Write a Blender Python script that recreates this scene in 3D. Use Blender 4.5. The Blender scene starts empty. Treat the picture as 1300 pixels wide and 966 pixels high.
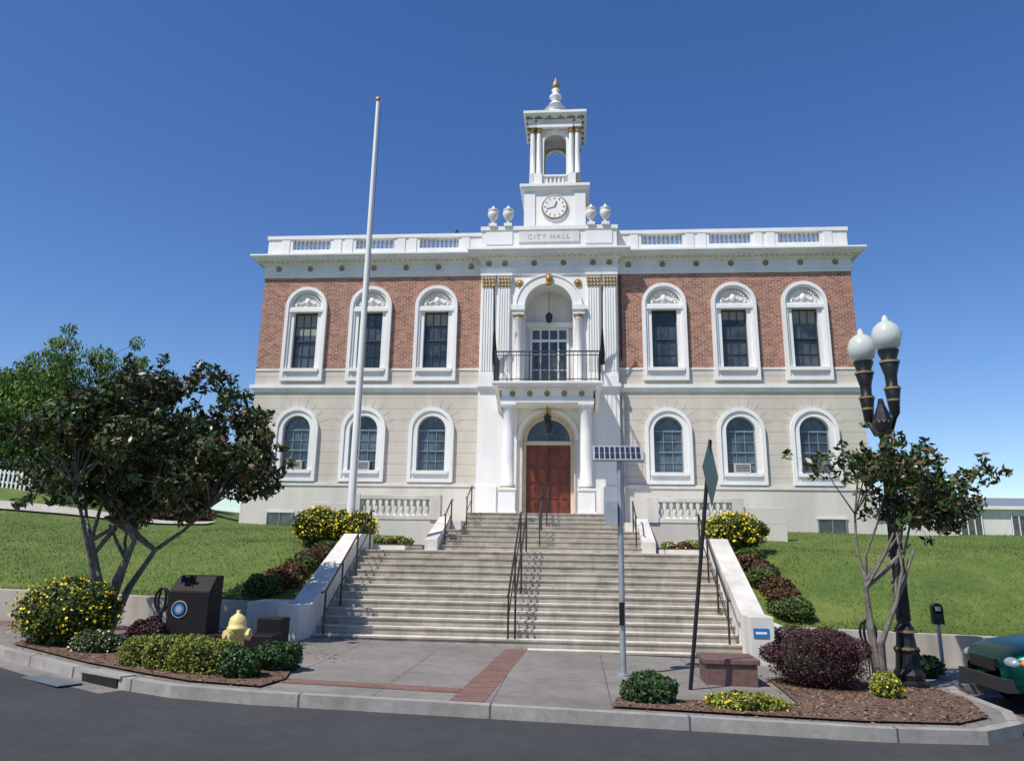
import bpy, math, random
import numpy as np
from mathutils import Vector, Matrix
random.seed(7); rng=np.random.default_rng(11)
sc=bpy.context.scene
# ------------------------------------------------------------------ materials
def newmat(name):
    m=bpy.data.materials.new(name); m.use_nodes=True
    nt=m.node_tree; b=nt.nodes['Principled BSDF']; return m,nt,b
def ramp(nt,fac,stops):
    r=nt.nodes.new('ShaderNodeValToRGB'); e=r.color_ramp.elements
    e[0].position=stops[0][0]; e[0].color=(*stops[0][1],1)
    e[1].position=stops[-1][0]; e[1].color=(*stops[-1][1],1)
    for p,c in stops[1:-1]:
        x=e.new(p); x.color=(*c,1)
    nt.links.new(fac,r.inputs[0]); return r.outputs[0]
def coord(nt,sx=1,sy=1,sz=1):
    t=nt.nodes.new('ShaderNodeTexCoord'); mp=nt.nodes.new('ShaderNodeMapping')
    mp.inputs['Scale'].default_value=(sx,sy,sz); nt.links.new(t.outputs['Object'],mp.inputs[0]); return mp.outputs[0]
def noise(nt,vec,scale,detail=4,rough=.6):
    n=nt.nodes.new('ShaderNodeTexNoise'); n.inputs['Scale'].default_value=scale
    n.inputs['Detail'].default_value=detail; n.inputs['Roughness'].default_value=rough
    nt.links.new(vec,n.inputs['Vector']); return n.outputs[0]
def mixc(nt,fac,a,b,mode='MIX'):
    n=nt.nodes.new('ShaderNodeMix'); n.data_type='RGBA'; n.blend_type=mode
    for i,v in ((0,fac),(6,a),(7,b)):
        if isinstance(v,bpy.types.NodeSocket): nt.links.new(v,n.inputs[i])
        else: n.inputs[i].default_value= v if i==0 else (*v,1)
    return n.outputs[2]
def math_(nt,op,a,b=None):
    n=nt.nodes.new('ShaderNodeMath'); n.operation=op
    for i,v in ((0,a),(1,b)):
        if v is None: continue
        if isinstance(v,bpy.types.NodeSocket): nt.links.new(v,n.inputs[i])
        else: n.inputs[i].default_value=v
    return n.outputs[0]
def bump(nt,b,h,strength=.3,dist=.01):
    n=nt.nodes.new('ShaderNodeBump'); n.inputs['Strength'].default_value=strength; n.inputs['Distance'].default_value=dist
    nt.links.new(h,n.inputs['Height']); nt.links.new(n.outputs[0],b.inputs['Normal'])
def simple(name,c,rough=.6,metal=0,var=.12,scale=3,bmp=.15,fine=40,streak=False,spec=None):
    m,nt,b=newmat(name); v=coord(nt)
    n1=noise(nt,coord(nt,1,1,.25) if streak else v,scale,6,.65)
    c0=tuple(x*(1-var*1.6) for x in c); c1=tuple(min(1,x*(1+var*.5)) for x in c)
    col=ramp(nt,n1,[(.3,c0),(.62,c1)])
    nt.links.new(col,b.inputs['Base Color']); b.inputs['Roughness'].default_value=rough; b.inputs['Metallic'].default_value=metal
    if spec is not None: b.inputs['Specular IOR Level'].default_value=spec
    if bmp: bump(nt,b,noise(nt,v,fine,3),bmp,.006)
    return m
WHITE=simple('white_paint',(.78,.765,.735),.55,var=.08,scale=.9,bmp=.08,streak=True)
WHITE2=simple('white_stone_trim',(.70,.68,.63),.6,var=.12,scale=1.2,bmp=.1,streak=True)
GOLD=simple('gold_leaf',(.50,.31,.10),.45,.5,var=.25)
BRONZE=simple('bronze_medallion',(.34,.23,.10),.5,.35,var=.25)
LETTER=simple('incised_letter',(.40,.37,.31),.7)
BLACK=simple('black_iron',(.018,.018,.02),.4,.3,var=.3)
SASH=simple('dark_sash',(.045,.05,.055),.5,0,var=.2)
SASHL=simple('grey_sash',(.20,.23,.25),.5,0,var=.1)
RAIL=simple('rail_metal',(.05,.045,.04),.45,.4,var=.3)
GALV=simple('galvanised_steel',(.42,.44,.46),.4,.5,var=.15)
ACM=simple('air_conditioner_case',(.5,.5,.47),.6,0,var=.1)
PLASTER=simple('base_plaster',(.62,.58,.51),.8,var=.11,scale=.8,bmp=.15,streak=True)
CONC=simple('cheek_concrete',(.64,.605,.54),.8,var=.18,scale=1.3,bmp=.25,streak=True)
WALLC=simple('retaining_concrete',(.43,.385,.32),.85,var=.26,scale=1.1,bmp=.3,streak=True)
WOOD=simple('door_wood',(.20,.04,.018),.38,var=.35,scale=5,bmp=.1,streak=True)
ROOFM=simple('roof_lead',(.24,.26,.28),.5,.1)
GRANITE=simple('dark_granite',(.016,.013,.014),.6,var=.5,scale=60,bmp=.02,spec=.2)
REDST=simple('red_planter_stone',(.15,.08,.068),.6,var=.25,scale=12)
BARK=simple('bark',(.19,.165,.14),.9,var=.4,scale=9,bmp=.6,fine=25)
YEL=simple('hydrant_yellow_paint',(.74,.60,.24),.5,var=.15,scale=8)
SOIL=simple('soil',(.10,.065,.04),.95,var=.5,scale=14,bmp=.8,fine=30)
RUB=simple('rubber',(.02,.02,.02),.8)
BLUE=simple('blue_sign_paint',(.02,.16,.45),.4,var=.05)
PINKC=simple('ochre_frame',(.62,.52,.38),.7,var=.1)
LEDGE=simple('pale_ledge',(.68,.64,.57),.7,var=.1)
def glassy(name,c,r=.06,varc=None,sc_=1.3):
    m,nt,b=newmat(name); v=coord(nt,.6,.6,.6)
    col=ramp(nt,noise(nt,v,sc_,3),[(.38,c),(.62,varc or tuple(x*2.2 for x in c))])
    nt.links.new(col,b.inputs['Base Color']); b.inputs['Roughness'].default_value=r
    b.inputs['IOR'].default_value=1.55
    bump(nt,b,noise(nt,coord(nt),1.6,1),.10,.03)
    return m
GLASS=glassy('window_glass',(.018,.026,.032),.05,(.085,.10,.11),1.7)
GLASSB=glassy('lower_window_glass',(.03,.05,.065),.05,(.11,.15,.18),1.7)
m,nt,b=newmat('lamp_globe'); b.inputs['Base Color'].default_value=(.74,.77,.70,1); b.inputs['Roughness'].default_value=.2
b.inputs['Transmission Weight'].default_value=.3; GLOBE=m
m,nt,b=newmat('headlight_lens'); b.inputs['Base Color'].default_value=(.55,.58,.6,1); b.inputs['Roughness'].default_value=.08; b.inputs['Metallic'].default_value=.6; LENS=m
m,nt,b=newmat('amber_lens'); b.inputs['Base Color'].default_value=(.8,.22,.02,1); b.inputs['Roughness'].default_value=.15; AMB=m
m,nt,b=newmat('car_paint'); b.inputs['Base Color'].default_value=(.006,.075,.062,1); b.inputs['Roughness'].default_value=.28; b.inputs['Metallic'].default_value=.85; CARP=m
m,nt,b=newmat('solar_cells'); b.inputs['Base Color'].default_value=(.015,.02,.04,1); b.inputs['Roughness'].default_value=.35; SOLAR=m
m,nt,b=newmat('sign_back'); b.inputs['Base Color'].default_value=(.12,.20,.14,1); b.inputs['Roughness'].default_value=.45; SIGNB=m
# brick
m,nt,b=newmat('red_brick'); t=nt.nodes.new('ShaderNodeTexCoord'); sx=nt.nodes.new('ShaderNodeSeparateXYZ'); nt.links.new(t.outputs['Object'],sx.inputs[0])
xy=math_(nt,'ADD',sx.outputs[0],sx.outputs[1]); cb=nt.nodes.new('ShaderNodeCombineXYZ'); nt.links.new(xy,cb.inputs[0]); nt.links.new(sx.outputs[2],cb.inputs[1])
bk=nt.nodes.new('ShaderNodeTexBrick'); nt.links.new(cb.outputs[0],bk.inputs['Vector']); bk.inputs['Scale'].default_value=1
bk.inputs['Brick Width'].default_value=.25; bk.inputs['Row Height'].default_value=.088; bk.inputs['Mortar Size'].default_value=.010; bk.inputs['Bias'].default_value=-.05
bk.inputs['Color1'].default_value=(.42,.185,.115,1); bk.inputs['Color2'].default_value=(.18,.075,.055,1); bk.inputs['Mortar'].default_value=(.50,.40,.33,1)
vn=noise(nt,coord(nt),3,6,.85); c=mixc(nt,.75,bk.outputs[0],ramp(nt,vn,[(.32,(.55,.52,.55)),(.68,(1.3,1.25,1.2))]),'MULTIPLY')
nt.links.new(c,b.inputs['Base Color']); b.inputs['Roughness'].default_value=.85; bump(nt,b,bk.outputs[1],-.3,.01); BRICK=m
def rust(name,c,h,w):
    m,nt,b=newmat(name); t=nt.nodes.new('ShaderNodeTexCoord'); s=nt.nodes.new('ShaderNodeSeparateXYZ'); nt.links.new(t.outputs['Object'],s.inputs[0])
    fz=math_(nt,'FRACT',math_(nt,'DIVIDE',s.outputs[2],h)); g=math_(nt,'LESS_THAN',fz,w)
    n1=noise(nt,coord(nt,1,1,.4),1.1,6,.6)
    base=ramp(nt,n1,[(.3,tuple(x*.84 for x in c)),(.65,tuple(x*1.05 for x in c))])
    col=mixc(nt,g,base,tuple(x*.62 for x in c)); nt.links.new(col,b.inputs['Base Color']); b.inputs['Roughness'].default_value=.85
    bump(nt,b,noise(nt,coord(nt),35,3),.2,.006)
    return m
STONE=rust('rusticated_stone',(.565,.515,.435),.44,.055)
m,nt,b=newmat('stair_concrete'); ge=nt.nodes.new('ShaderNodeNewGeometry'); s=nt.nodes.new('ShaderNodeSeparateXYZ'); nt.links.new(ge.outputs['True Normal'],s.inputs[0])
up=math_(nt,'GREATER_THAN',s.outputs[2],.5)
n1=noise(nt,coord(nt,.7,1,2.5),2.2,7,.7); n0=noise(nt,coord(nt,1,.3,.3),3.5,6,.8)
rz=ramp(nt,n1,[(.3,(.26,.23,.18)),(.7,(.48,.43,.35))]); tr=ramp(nt,n1,[(.3,(.55,.52,.46)),(.65,(.74,.70,.62))])  # risers darkened by face direction: dirt and their shade, both in the colour
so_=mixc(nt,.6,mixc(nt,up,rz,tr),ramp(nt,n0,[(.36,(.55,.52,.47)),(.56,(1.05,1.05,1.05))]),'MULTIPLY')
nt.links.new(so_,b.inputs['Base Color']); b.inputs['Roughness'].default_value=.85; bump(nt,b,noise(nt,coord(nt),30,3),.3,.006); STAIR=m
def grassmat(name,a,bb,cc):
    m,nt,b=newmat(name); v=coord(nt)
    n1=noise(nt,v,.5,6,.78); n2=noise(nt,v,22,4,.8)
    c1=ramp(nt,n1,[(.34,a),(.5,bb),(.66,cc)]); c2=ramp(nt,n2,[(.3,(.6,.6,.55)),(.7,(1.3,1.3,1.2))])
    nt.links.new(mixc(nt,.8,c1,c2,'MULTIPLY'),b.inputs['Base Color']); b.inputs['Roughness'].default_value=.9
    bump(nt,b,n2,.7,.04); return m
GRASS=grassmat('lawn_grass',(.065,.115,.018),(.105,.16,.024),(.17,.20,.045))
def concrete(name,a,c,sc_=.8,joint=0):
    m,nt,b=newmat(name); v=coord(nt)
    n1=noise(nt,v,sc_,8,.75); n2=noise(nt,v,60,2,.8); n3=noise(nt,v,5,4,.7)
    c1=ramp(nt,n1,[(.32,a),(.68,c)]); c2=ramp(nt,n2,[(.3,(.75,.75,.75)),(.7,(1.15,1.15,1.15))])
    o=mixc(nt,.7,c1,c2,'MULTIPLY'); o=mixc(nt,.5,o,ramp(nt,n3,[(.35,(.7,.7,.7)),(.6,(1.05,1.05,1.05))]),'MULTIPLY')
    if joint:
        t=nt.nodes.new('ShaderNodeTexCoord'); s=nt.nodes.new('ShaderNodeSeparateXYZ'); nt.links.new(t.outputs['Object'],s.inputs[0])
        fx=math_(nt,'LESS_THAN',math_(nt,'FRACT',math_(nt,'DIVIDE',s.outputs[0],joint)),.012)
        fy=math_(nt,'LESS_THAN',math_(nt,'FRACT',math_(nt,'DIVIDE',s.outputs[1],joint)),.012)
        o=mixc(nt,math_(nt,'MAXIMUM',fx,fy),o,(.10,.09,.08))
    nt.links.new(o,b.inputs['Base Color']); b.inputs['Roughness'].default_value=.9; bump(nt,b,n2,.3,.006); return m
WALK=concrete('sidewalk_concrete',(.17,.152,.133),(.275,.252,.22),.6,1.5)
KERB=concrete('kerb_concrete',(.26,.24,.21),(.40,.38,.34),2,2.4)
ASPH=concrete('asphalt',(.032,.033,.035),(.056,.056,.057),.5)
PAVE=concrete('terrace_paving',(.38,.35,.30),(.52,.49,.43),1)
m,nt,b=newmat('brick_paver'); bk=nt.nodes.new('ShaderNodeTexBrick'); nt.links.new(coord(nt),bk.inputs['Vector']); bk.inputs['Scale'].default_value=1
bk.inputs['Brick Width'].default_value=.2; bk.inputs['Row Height'].default_value=.1; bk.inputs['Mortar Size'].default_value=.008
bk.inputs['Color1'].default_value=(.24,.11,.08,1); bk.inputs['Color2'].default_value=(.14,.07,.055,1); bk.inputs['Mortar'].default_value=(.16,.13,.11,1)
nt.links.new(bk.outputs[0],b.inputs['Base Color']); b.inputs['Roughness'].default_value=.85; PAVER=m
MULCH=concrete('wood_mulch',(.07,.04,.025),(.22,.13,.085),18)
def leafmat(name,stops,rough=.45,spec=.35):
    m,nt,b=newmat(name); g=nt.nodes.new('ShaderNodeNewGeometry')
    nt.links.new(ramp(nt,g.outputs['Random Per Island'],stops),b.inputs['Base Color']); b.inputs['Roughness'].default_value=rough
    b.inputs['Specular IOR Level'].default_value=spec
    return m
L_MAG=leafmat('magnolia_leaf',[(0,(.020,.038,.010)),(.5,(.038,.070,.014)),(.76,(.068,.11,.022)),(.88,(.13,.08,.03)),(1,(.17,.095,.045))],.36,.4)
L_WIL=leafmat('willow_leaf',[(0,(.045,.10,.012)),(.6,(.10,.19,.022)),(1,(.17,.26,.04))],.6)
L_BUSH=leafmat('bush_leaf',[(0,(.03,.055,.012)),(.6,(.07,.11,.018)),(1,(.12,.16,.03))],.6)
L_BOX=leafmat('boxwood_leaf',[(0,(.08,.12,.015)),(.6,(.19,.22,.03)),(1,(.32,.32,.06))],.6)
L_DARK=leafmat('dark_green_leaf',[(0,(.02,.045,.012)),(.6,(.035,.08,.02)),(1,(.06,.12,.03))],.55)
L_RED=leafmat('burgundy_leaf',[(0,(.025,.012,.014)),(.6,(.065,.022,.025)),(1,(.14,.055,.05))],.55)
L_RUST=leafmat('rusty_leaf',[(0,(.04,.035,.012)),(.4,(.10,.04,.02)),(.8,(.17,.06,.035)),(1,(.10,.12,.03))],.6)
F_YEL=leafmat('yellow_flower',[(0,(.65,.45,.01)),(1,(.85,.70,.03))],.6)
F_WHT=leafmat('white_flower',[(0,(.6,.6,.5)),(1,(.8,.8,.75))],.6)
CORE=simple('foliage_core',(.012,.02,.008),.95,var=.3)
L_GRS=leafmat('grass_blade',[(0,(.06,.105,.016)),(.6,(.11,.165,.026)),(1,(.20,.23,.06))],.8)
# ------------------------------------------------------------------ mesh builder
def empty(name,loc=(0,0,0)):
    e=bpy.data.objects.new(name,None); e.location=loc; e.empty_display_size=.3; sc.collection.objects.link(e); return e
class B:
    def __init__(s): s.v=[];s.f=[];s.s=[];s.m=[];s.mats=[];s.M=Matrix.Identity(4)
    def mi(s,mat):
        if mat not in s.mats: s.mats.append(mat)
        return s.mats.index(mat)
    def add(s,vs,fs,mat,sm=False):
        o=len(s.v); k=s.mi(mat); I=s.M
        s.v+= [tuple(I@Vector(v)) for v in vs]
        for f in fs: s.f.append([o+i for i in f]); s.s.append(sm); s.m.append(k)
    def box(s,x0,x1,y0,y1,z0,z1,mat):
        v=[(x0,y0,z0),(x1,y0,z0),(x1,y1,z0),(x0,y1,z0),(x0,y0,z1),(x1,y0,z1),(x1,y1,z1),(x0,y1,z1)]
        s.add(v,[(0,3,2,1),(4,5,6,7),(0,1,5,4),(1,2,6,5),(2,3,7,6),(3,0,4,7)],mat)
    def hexa(s,bot,top,mat):
        s.add(list(bot)+list(top),[(0,3,2,1),(4,5,6,7),(0,1,5,4),(1,2,6,5),(2,3,7,6),(3,0,4,7)],mat)
    def lathe(s,x,y,z,prof,mat,n=16,sm=True,sx=1,sy=1,rot=0):
        vs=[];fs=[]
        for r,h in prof:
            for i in range(n):
                a=2*math.pi*i/n+rot; vs.append((x+r*math.cos(a)*sx,y+r*math.sin(a)*sy,z+h))
        for j in range(len(prof)-1):
            for i in range(n):
                k=(i+1)%n; fs.append((j*n+i,j*n+k,(j+1)*n+k,(j+1)*n+i))
        s.add(vs,fs,mat,sm)
        s.add([vs[i] for i in range(n)],[tuple(range(n-1,-1,-1))],mat)
        s.add(vs[-n:],[tuple(range(n))],mat)
    def disc(s,x,y,z,r,d,mat,n=20,r2=None):
        r2=r if r2 is None else r2
        vs=[(x+r*math.cos(2*math.pi*i/n),y,z+r*math.sin(2*math.pi*i/n)) for i in range(n)]+[(x+r2*math.cos(2*math.pi*i/n),y-d,z+r2*math.sin(2*math.pi*i/n)) for i in range(n)]
        s.add(vs,[(i,(i+1)%n,n+(i+1)%n,n+i) for i in range(n)],mat,False); s.add(vs[n:],[tuple(range(n))],mat); s.add(vs[:n],[tuple(range(n-1,-1,-1))],mat)
    def sph(s,x,y,z,rx,ry,rz,mat,n=12,m=8):
        prof=[(max(1e-4,math.sin(math.pi*j/m)),-math.cos(math.pi*j/m)) for j in range(m+1)]
        vs=[];fs=[]
        for r,h in prof:
            for i in range(n):
                a=2*math.pi*i/n; vs.append((x+r*rx*math.cos(a),y+r*ry*math.sin(a),z+h*rz))
        for j in range(m):
            for i in range(n):
                k=(i+1)%n; fs.append((j*n+i,j*n+k,(j+1)*n+k,(j+1)*n+i))
        s.add(vs,fs,mat,True)
    def tube(s,pts,rad,mat,n=8,closed=False):
        P=[Vector(p) for p in pts]
        if not hasattr(rad,'__len__'): rad=[rad]*len(P)
        vs=[];fs=[];N=len(P)
        ref=Vector((.13,.37,.92))
        for i,p in enumerate(P):
            if closed: t=(P[(i+1)%N]-P[i-1])
            else: t=P[min(i+1,N-1)]-P[max(i-1,0)]
            t.normalize(); u=t.cross(ref)
            if u.length<.1: u=t.cross(Vector((1,0,0)))
            u.normalize(); w=t.cross(u)
            for k in range(n):
                a=2*math.pi*k/n; vs.append(p+(u*math.cos(a)+w*math.sin(a))*rad[i])
        for i in range(N if closed else N-1):
            j=(i+1)%N
            for k in range(n):
                l=(k+1)%n; fs.append((i*n+k,i*n+l,j*n+l,j*n+k))
        s.add(vs,fs,mat,True)
        if not closed:
            s.add(vs[:n],[tuple(range(n))],mat); s.add(vs[-n:],[tuple(range(n))],mat)
    def cell(s,x0,x1,z0,z1,xc,r,zb,zs,y,d,mat,matr=None,n=20):
        ol=outline(xc,r,zb,zs,n); F=[]; V=[]
        def q(a,b_,c,e):
            o=len(V); V.extend([(a[0],y,a[1]),(b_[0],y,b_[1]),(c[0],y,c[1]),(e[0],y,e[1])]); F.append((o,o+1,o+2,o+3))
        if zb>z0: q((x0,z0),(x1,z0),(x1,zb),(x0,zb))
        q((x0,zb),(xc-r,zb),(xc-r,zs),(x0,zs)); q((xc+r,zb),(x1,zb),(x1,zs),(xc+r,zs))
        q((x0,zs),(xc-r,zs),(xc-r,z1),(x0,z1)); q((xc+r,zs),(x1,zs),(x1,z1),(xc+r,z1))
        arc=ol[1:-1]
        for a,b_ in zip(arc[:-1],arc[1:]): q(a,b_,(b_[0],z1),(a[0],z1))
        s.add(V,F,mat)
        V=[(p[0],y,p[1]) for p in ol]+[(p[0],y+d,p[1]) for p in ol]; k=len(ol)
        s.add(V,[(i,i+1,k+i+1,k+i) for i in range(k-1)]+[(k-1,0,k,2*k-1)],matr or mat)
    def ring(s,xc,ro,zbo,zso,ri,zbi,zsi,yf,yb,mat,n=20,bottom=True,inner=True):
        o=outline(xc,ro,zbo,zso,n); i_=outline(xc,ri,zbi,zsi,n); k=len(o)
        V=[(p[0],yf,p[1]) for p in o]+[(p[0],yf,p[1]) for p in i_]+[(p[0],yb,p[1]) for p in o]+[(p[0],yb,p[1]) for p in i_]
        F=[]
        for a in range(k-1):
            F.append((a,a+1,k+a+1,k+a)); F.append((a,a+1,2*k+a+1,2*k+a))
            if inner: F.append((k+a,k+a+1,3*k+a+1,3*k+a))
        if bottom:
            F.append((k-1,0,k,2*k-1)); F.append((k-1,0,2*k,3*k-1)); F.append((2*k-1,k,3*k,4*k-1))
        else:
            F.append((0,k,3*k,2*k)); F.append((k-1,2*k-1,4*k-1,3*k-1))
        s.add(V,F,mat)
    def half(s,xc,r,zs,y,mat,n=20):
        V=[(xc,y,zs)]+[(xc-r*math.cos(math.pi*i/n),y,zs+r*math.sin(math.pi*i/n)) for i in range(n+1)]
        s.add(V,[(0,i,i+1) for i in range(1,n+1)],mat)
    def done(s,name,parent=None,bev=0):
        me=bpy.data.meshes.new(name); me.from_pydata(s.v,[],s.f)
        for m_ in s.mats: me.materials.append(m_)
        me.polygons.foreach_set('use_smooth',s.s); me.polygons.foreach_set('material_index',s.m); me.update()
        o=bpy.data.objects.new(name,me); sc.collection.objects.link(o)
        if parent: o.parent=parent; o.matrix_parent_inverse=Matrix.Translation(-Vector(parent.location))
        if bev:
            md=o.modifiers.new('b','BEVEL'); md.width=bev; md.segments=2; md.limit_method='ANGLE'
        return o
def outline(xc,r,zb,zs,n=20):
    return [(xc-r,zb)]+[(xc-r*math.cos(math.pi*i/n),zs+r*math.sin(math.pi*i/n)) for i in range(n+1)]+[(xc+r,zb)]
def zg(x): return .253-.024*max(-60,min(60,x))
# ------------------------------------------------------------------ CITY HALL
hall=empty('city_hall')
W=12.08; PW=2.78; DEP=15
WX=[4.632,7.382,10.132]
walls=B(); trim=B(); win=B(); orn=B()
BLIND=simple('window_blind',(.30,.30,.27),.8,var=.1)
def upper_window(xc,bl=None):
    trim.ring(xc,.88,8.62,11.77,.74,8.76,11.77,-.16,.02,WHITE)
    trim.ring(xc,.738,8.762,11.77,.66,8.84,11.77,-.10,.02,WHITE)
    trim.box(xc-.66,xc+.66,-.06,.06,8.84,9.0,WHITE)
    trim.box(xc-.72,xc+.72,-.22,.1,9.0,9.13,WHITE)
    for sx in (-1,1):
        a,b_=sorted((xc+sx*.5,xc+sx*.66)); trim.box(a,b_,-.045,.22,9.13,11.55,WHITE)
    trim.box(xc-.70,xc+.70,-.15,.22,11.55,11.68,WHITE)
    trim.box(xc-.66,xc+.66,-.09,.2,11.68,11.77,WHITE)
    trim.half(xc,.67,11.77,.03,WHITE2)
    for i in range(13):
        a=math.pi*(i+.5)/13; orn.sph(xc-.5*math.cos(a),.0,11.8+.5*math.sin(a),.045,.05,.05,WHITE,6,4)
    orn.sph(xc,-.01,12.02,.12,.07,.16,WHITE,8,6)
    for sx in (-1,1):
        for k in range(5):
            orn.sph(xc+sx*(.17+.06*k),-.0,11.98-.06*math.sin(k/4*math.pi),.045,.05,.04,WHITE,6,4)
        orn.sph(xc+sx*.46,-.0,11.86,.06,.06,.09,WHITE,6,4)
    win.box(xc-.5,xc+.5,.20,.21,9.13,11.55,GLASS)
    if bl: win.box(xc-.45,xc+.45,.192,.1985,11.5-bl,11.5,BLIND)
    z0,z1=9.13,11.55
    for a,b_ in ((xc-.5,xc-.45),(xc+.45,xc+.5)): win.box(a,b_,.13,.199,z0,z1,SASH)
    win.box(xc-.45,xc+.45,.13,.199,z0,z0+.06,SASH); win.box(xc-.45,xc+.45,.13,.199,z1-.05,z1,SASH)
    win.box(xc-.45,xc+.45,.12,.198,10.32,10.38,SASH)
    for k in (-.15,.15): win.box(xc+k-.014,xc+k+.014,.16,.197,z0+.06,z1-.05,SASH)
    for zz in (9.72,10.95): win.box(xc-.45,xc+.45,.162,.196,zz-.014,zz+.014,SASH)
def lower_window(xc,ac=False):
    zs=6.64
    trim.ring(xc,.90,4.58,zs,.76,4.72,zs,-.14,.02,WHITE)
    trim.ring(xc,.758,4.722,zs,.56,4.98,zs,-.08,.2,WHITE)
    trim.box(xc-.72,xc+.72,-.18,.1,4.9,5.03,WHITE)
    o=outline(xc,.57,5.0,zs,20)
    win.add([(p[0],.19,p[1]) for p in o],[tuple(range(len(o)))],GLASSB)
    win.ring(xc,.56,5.03,zs,.51,5.08,zs,.12,.188,SASHL)
    for k in (-.17,.17): win.box(xc+k-.014,xc+k+.014,.15,.186,5.08,zs,SASHL)
    win.box(xc-.51,xc+.51,.13,.187,zs-.03,zs+.03,SASHL); win.box(xc-.51,xc+.51,.13,.187,5.8,5.85,SASHL)
    for zz in (5.42,6.22): win.box(xc-.51,xc+.51,.152,.185,zz-.014,zz+.014,SASHL)
    for a in (45,90,135):
        a=math.radians(a); win.tube([(xc+.18*math.cos(a),.165,zs+.18*math.sin(a)),(xc+.52*math.cos(a),.165,zs+.52*math.sin(a))],.013,SASHL,4)
    win.tube([(xc+.2*math.cos(math.pi*i/8),.165,zs+.2*math.sin(math.pi*i/8)) for i in range(9)],.013,SASHL,4)
    for i in range(1,10):
        a=math.pi*i/10; walls.tube([(xc+.92*math.cos(a),.0,zs+.92*math.sin(a)),(xc+1.28*math.cos(a),.0,zs+1.28*math.sin(a))],.008,JOINT,4)
    if ac:
        win.box(xc-.3,xc+.3,-.05,.15,5.06,5.40,ACM)
        for k in range(5): win.box(xc-.26,xc+.26,-.058,-.05,5.10+.055*k,5.125+.055*k,SASH)
JOINT=simple('stone_joint',(.35,.315,.26),.9)
def wing_front(sgn):
    edges=[PW,6.007,8.757,W]
    for i,w in enumerate(WX):
        xs=sorted((sgn*edges[i],sgn*edges[i+1])); xc=sgn*w
        walls.cell(xs[0],xs[1],9.15,13.08,xc,.8,9.15,11.77,0,.25,BRICK,WHITE)
        walls.cell(xs[0],xs[1],4.55,8.17,xc,.74,4.75,6.64,0,.25,STONE,WHITE)
        upper_window(xc,[.5,None,.9,None,.35,.6][i+(3 if sgn>0 else 0)]); lower_window(xc,ac=(i==1 or (sgn<0 and i==2)))
    x0,x1=sorted((sgn*PW,sgn*W))
    walls.add([(x0,0,8.17),(x1,0,8.17),(x1,0,9.15),(x0,0,9.15)],[(0,1,2,3)],STONE)
    walls.box(x0,x1,-.06,0.0,8.17,8.32,WHITE); walls.box(x0,x1,-.14,0.0,8.32,8.46,WHITE)
    walls.box(x0,x1,-.03,0.0,9.06,9.15,WHITE2)
    walls.box(x0,x1,-.10,0.0,4.42,4.55,LEDGE)
    bx=sgn*10.5
    walls.box(x0,x1,-.06,0.0,2.0,4.42,PLASTER)
    win.box(bx-.5,bx+.5,-.075,-.062,2.84,3.36,GLASS)
    for k in (-.52,-.02,.48): win.box(bx+k,bx+k+.04,-.11,-.06,2.82,3.38,SASHL)
    win.box(bx-.56,bx+.56,-.115,-.06,3.36,3.42,WHITE2); win.box(bx-.56,bx+.56,-.12,-.06,2.76,2.82,WHITE2)
wing_front(-1); wing_front(1)
for sgn in (-1,1):
    x=sgn*W
    for z0,z1,mt in ((2,4.55,PLASTER),(4.55,9.15,STONE),(9.15,13.08,BRICK)):
        walls.add([(x,0,z0),(x,DEP,z0),(x,DEP,z1),(x,0,z1)],[(0,1,2,3)],mt)
    M=Matrix.Translation((x,0,0))@Matrix.Rotation(math.radians(90*sgn),4,'Z')@Matrix.Translation((0,-.26,0))
    for b_ in (trim,win,orn,walls): b_.M=M
    for k in (3,7.5,12):
        upper_window(k*sgn); lower_window(k*sgn)
    for b_ in (trim,win,orn,walls): b_.M=Matrix.Identity(4)
    a,c=sorted((x,x+sgn*.14)); walls.box(a,c,-.14,DEP,8.32,8.46,WHITE)
    a,c=sorted((x,x+sgn*.06)); walls.box(a,c,-.06,DEP,2,4.5,PLASTER)
walls.add([(-W,DEP,2),(W,DEP,2),(W,DEP,13.08),(-W,DEP,13.08)],[(0,1,2,3)],BRICK)
PY=-.32
walls.cell(-PW,PW,8.17,13.0,0,.97,8.3,11.62,PY,1.1,WHITE,WHITE,24)
walls.cell(-PW,PW,2.5,8.17,0,.99,3.3,6.22,PY,.42,WHITE,WHITE,24)
for sgn in (-1,1):
    walls.add([(sgn*PW,PY,2.5),(sgn*PW,0,2.5),(sgn*PW,0,13),(sgn*PW,PY,13)],[(0,1,2,3)],WHITE)
    a,c=sorted((sgn*PW,sgn*1.98)); walls.box(a,c,PY-.08,PY,2.5,4.45,WHITE); walls.box(a,c,PY-.05,PY,8.17,8.30,WHITE)
    a,c=sorted((sgn*(PW+.05),sgn*1.98)); walls.box(a,c,PY-.16,PY,8.30,8.44,WHITE)
walls.add([(-1.2,.78,8.1),(1.2,.78,8.1),(1.2,.78,12.7),(-1.2,.78,12.7)],[(0,1,2,3)],WHITE2)
walls.add([(-1.2,.1,3.2),(1.2,.1,3.2),(1.2,.1,7.3),(-1.2,.1,7.3)],[(0,1,2,3)],WHITE2)
walls.box(-.97,.97,PY,.78,8.17,8.3,PAVE)
win.box(-.80,.80,.70,.78,8.3,11.0,WHITE)
for x0,x1 in ((-.70,-.40),(-.33,-.03),(.03,.33),(.40,.70)):
    for z0,z1 in ((8.55,9.2),(9.25,9.85),(9.9,10.4)): win.box(x0,x1,.685,.71,z0,z1,GLASS)
    win.box(x0,x1,.685,.71,10.52,10.9,GLASS)
trim.box(-.95,.95,.5,.78,11.0,11.2,WHITE)
win.box(-.86,.86,.0,.09,3.3,6.05,WOOD)
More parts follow.
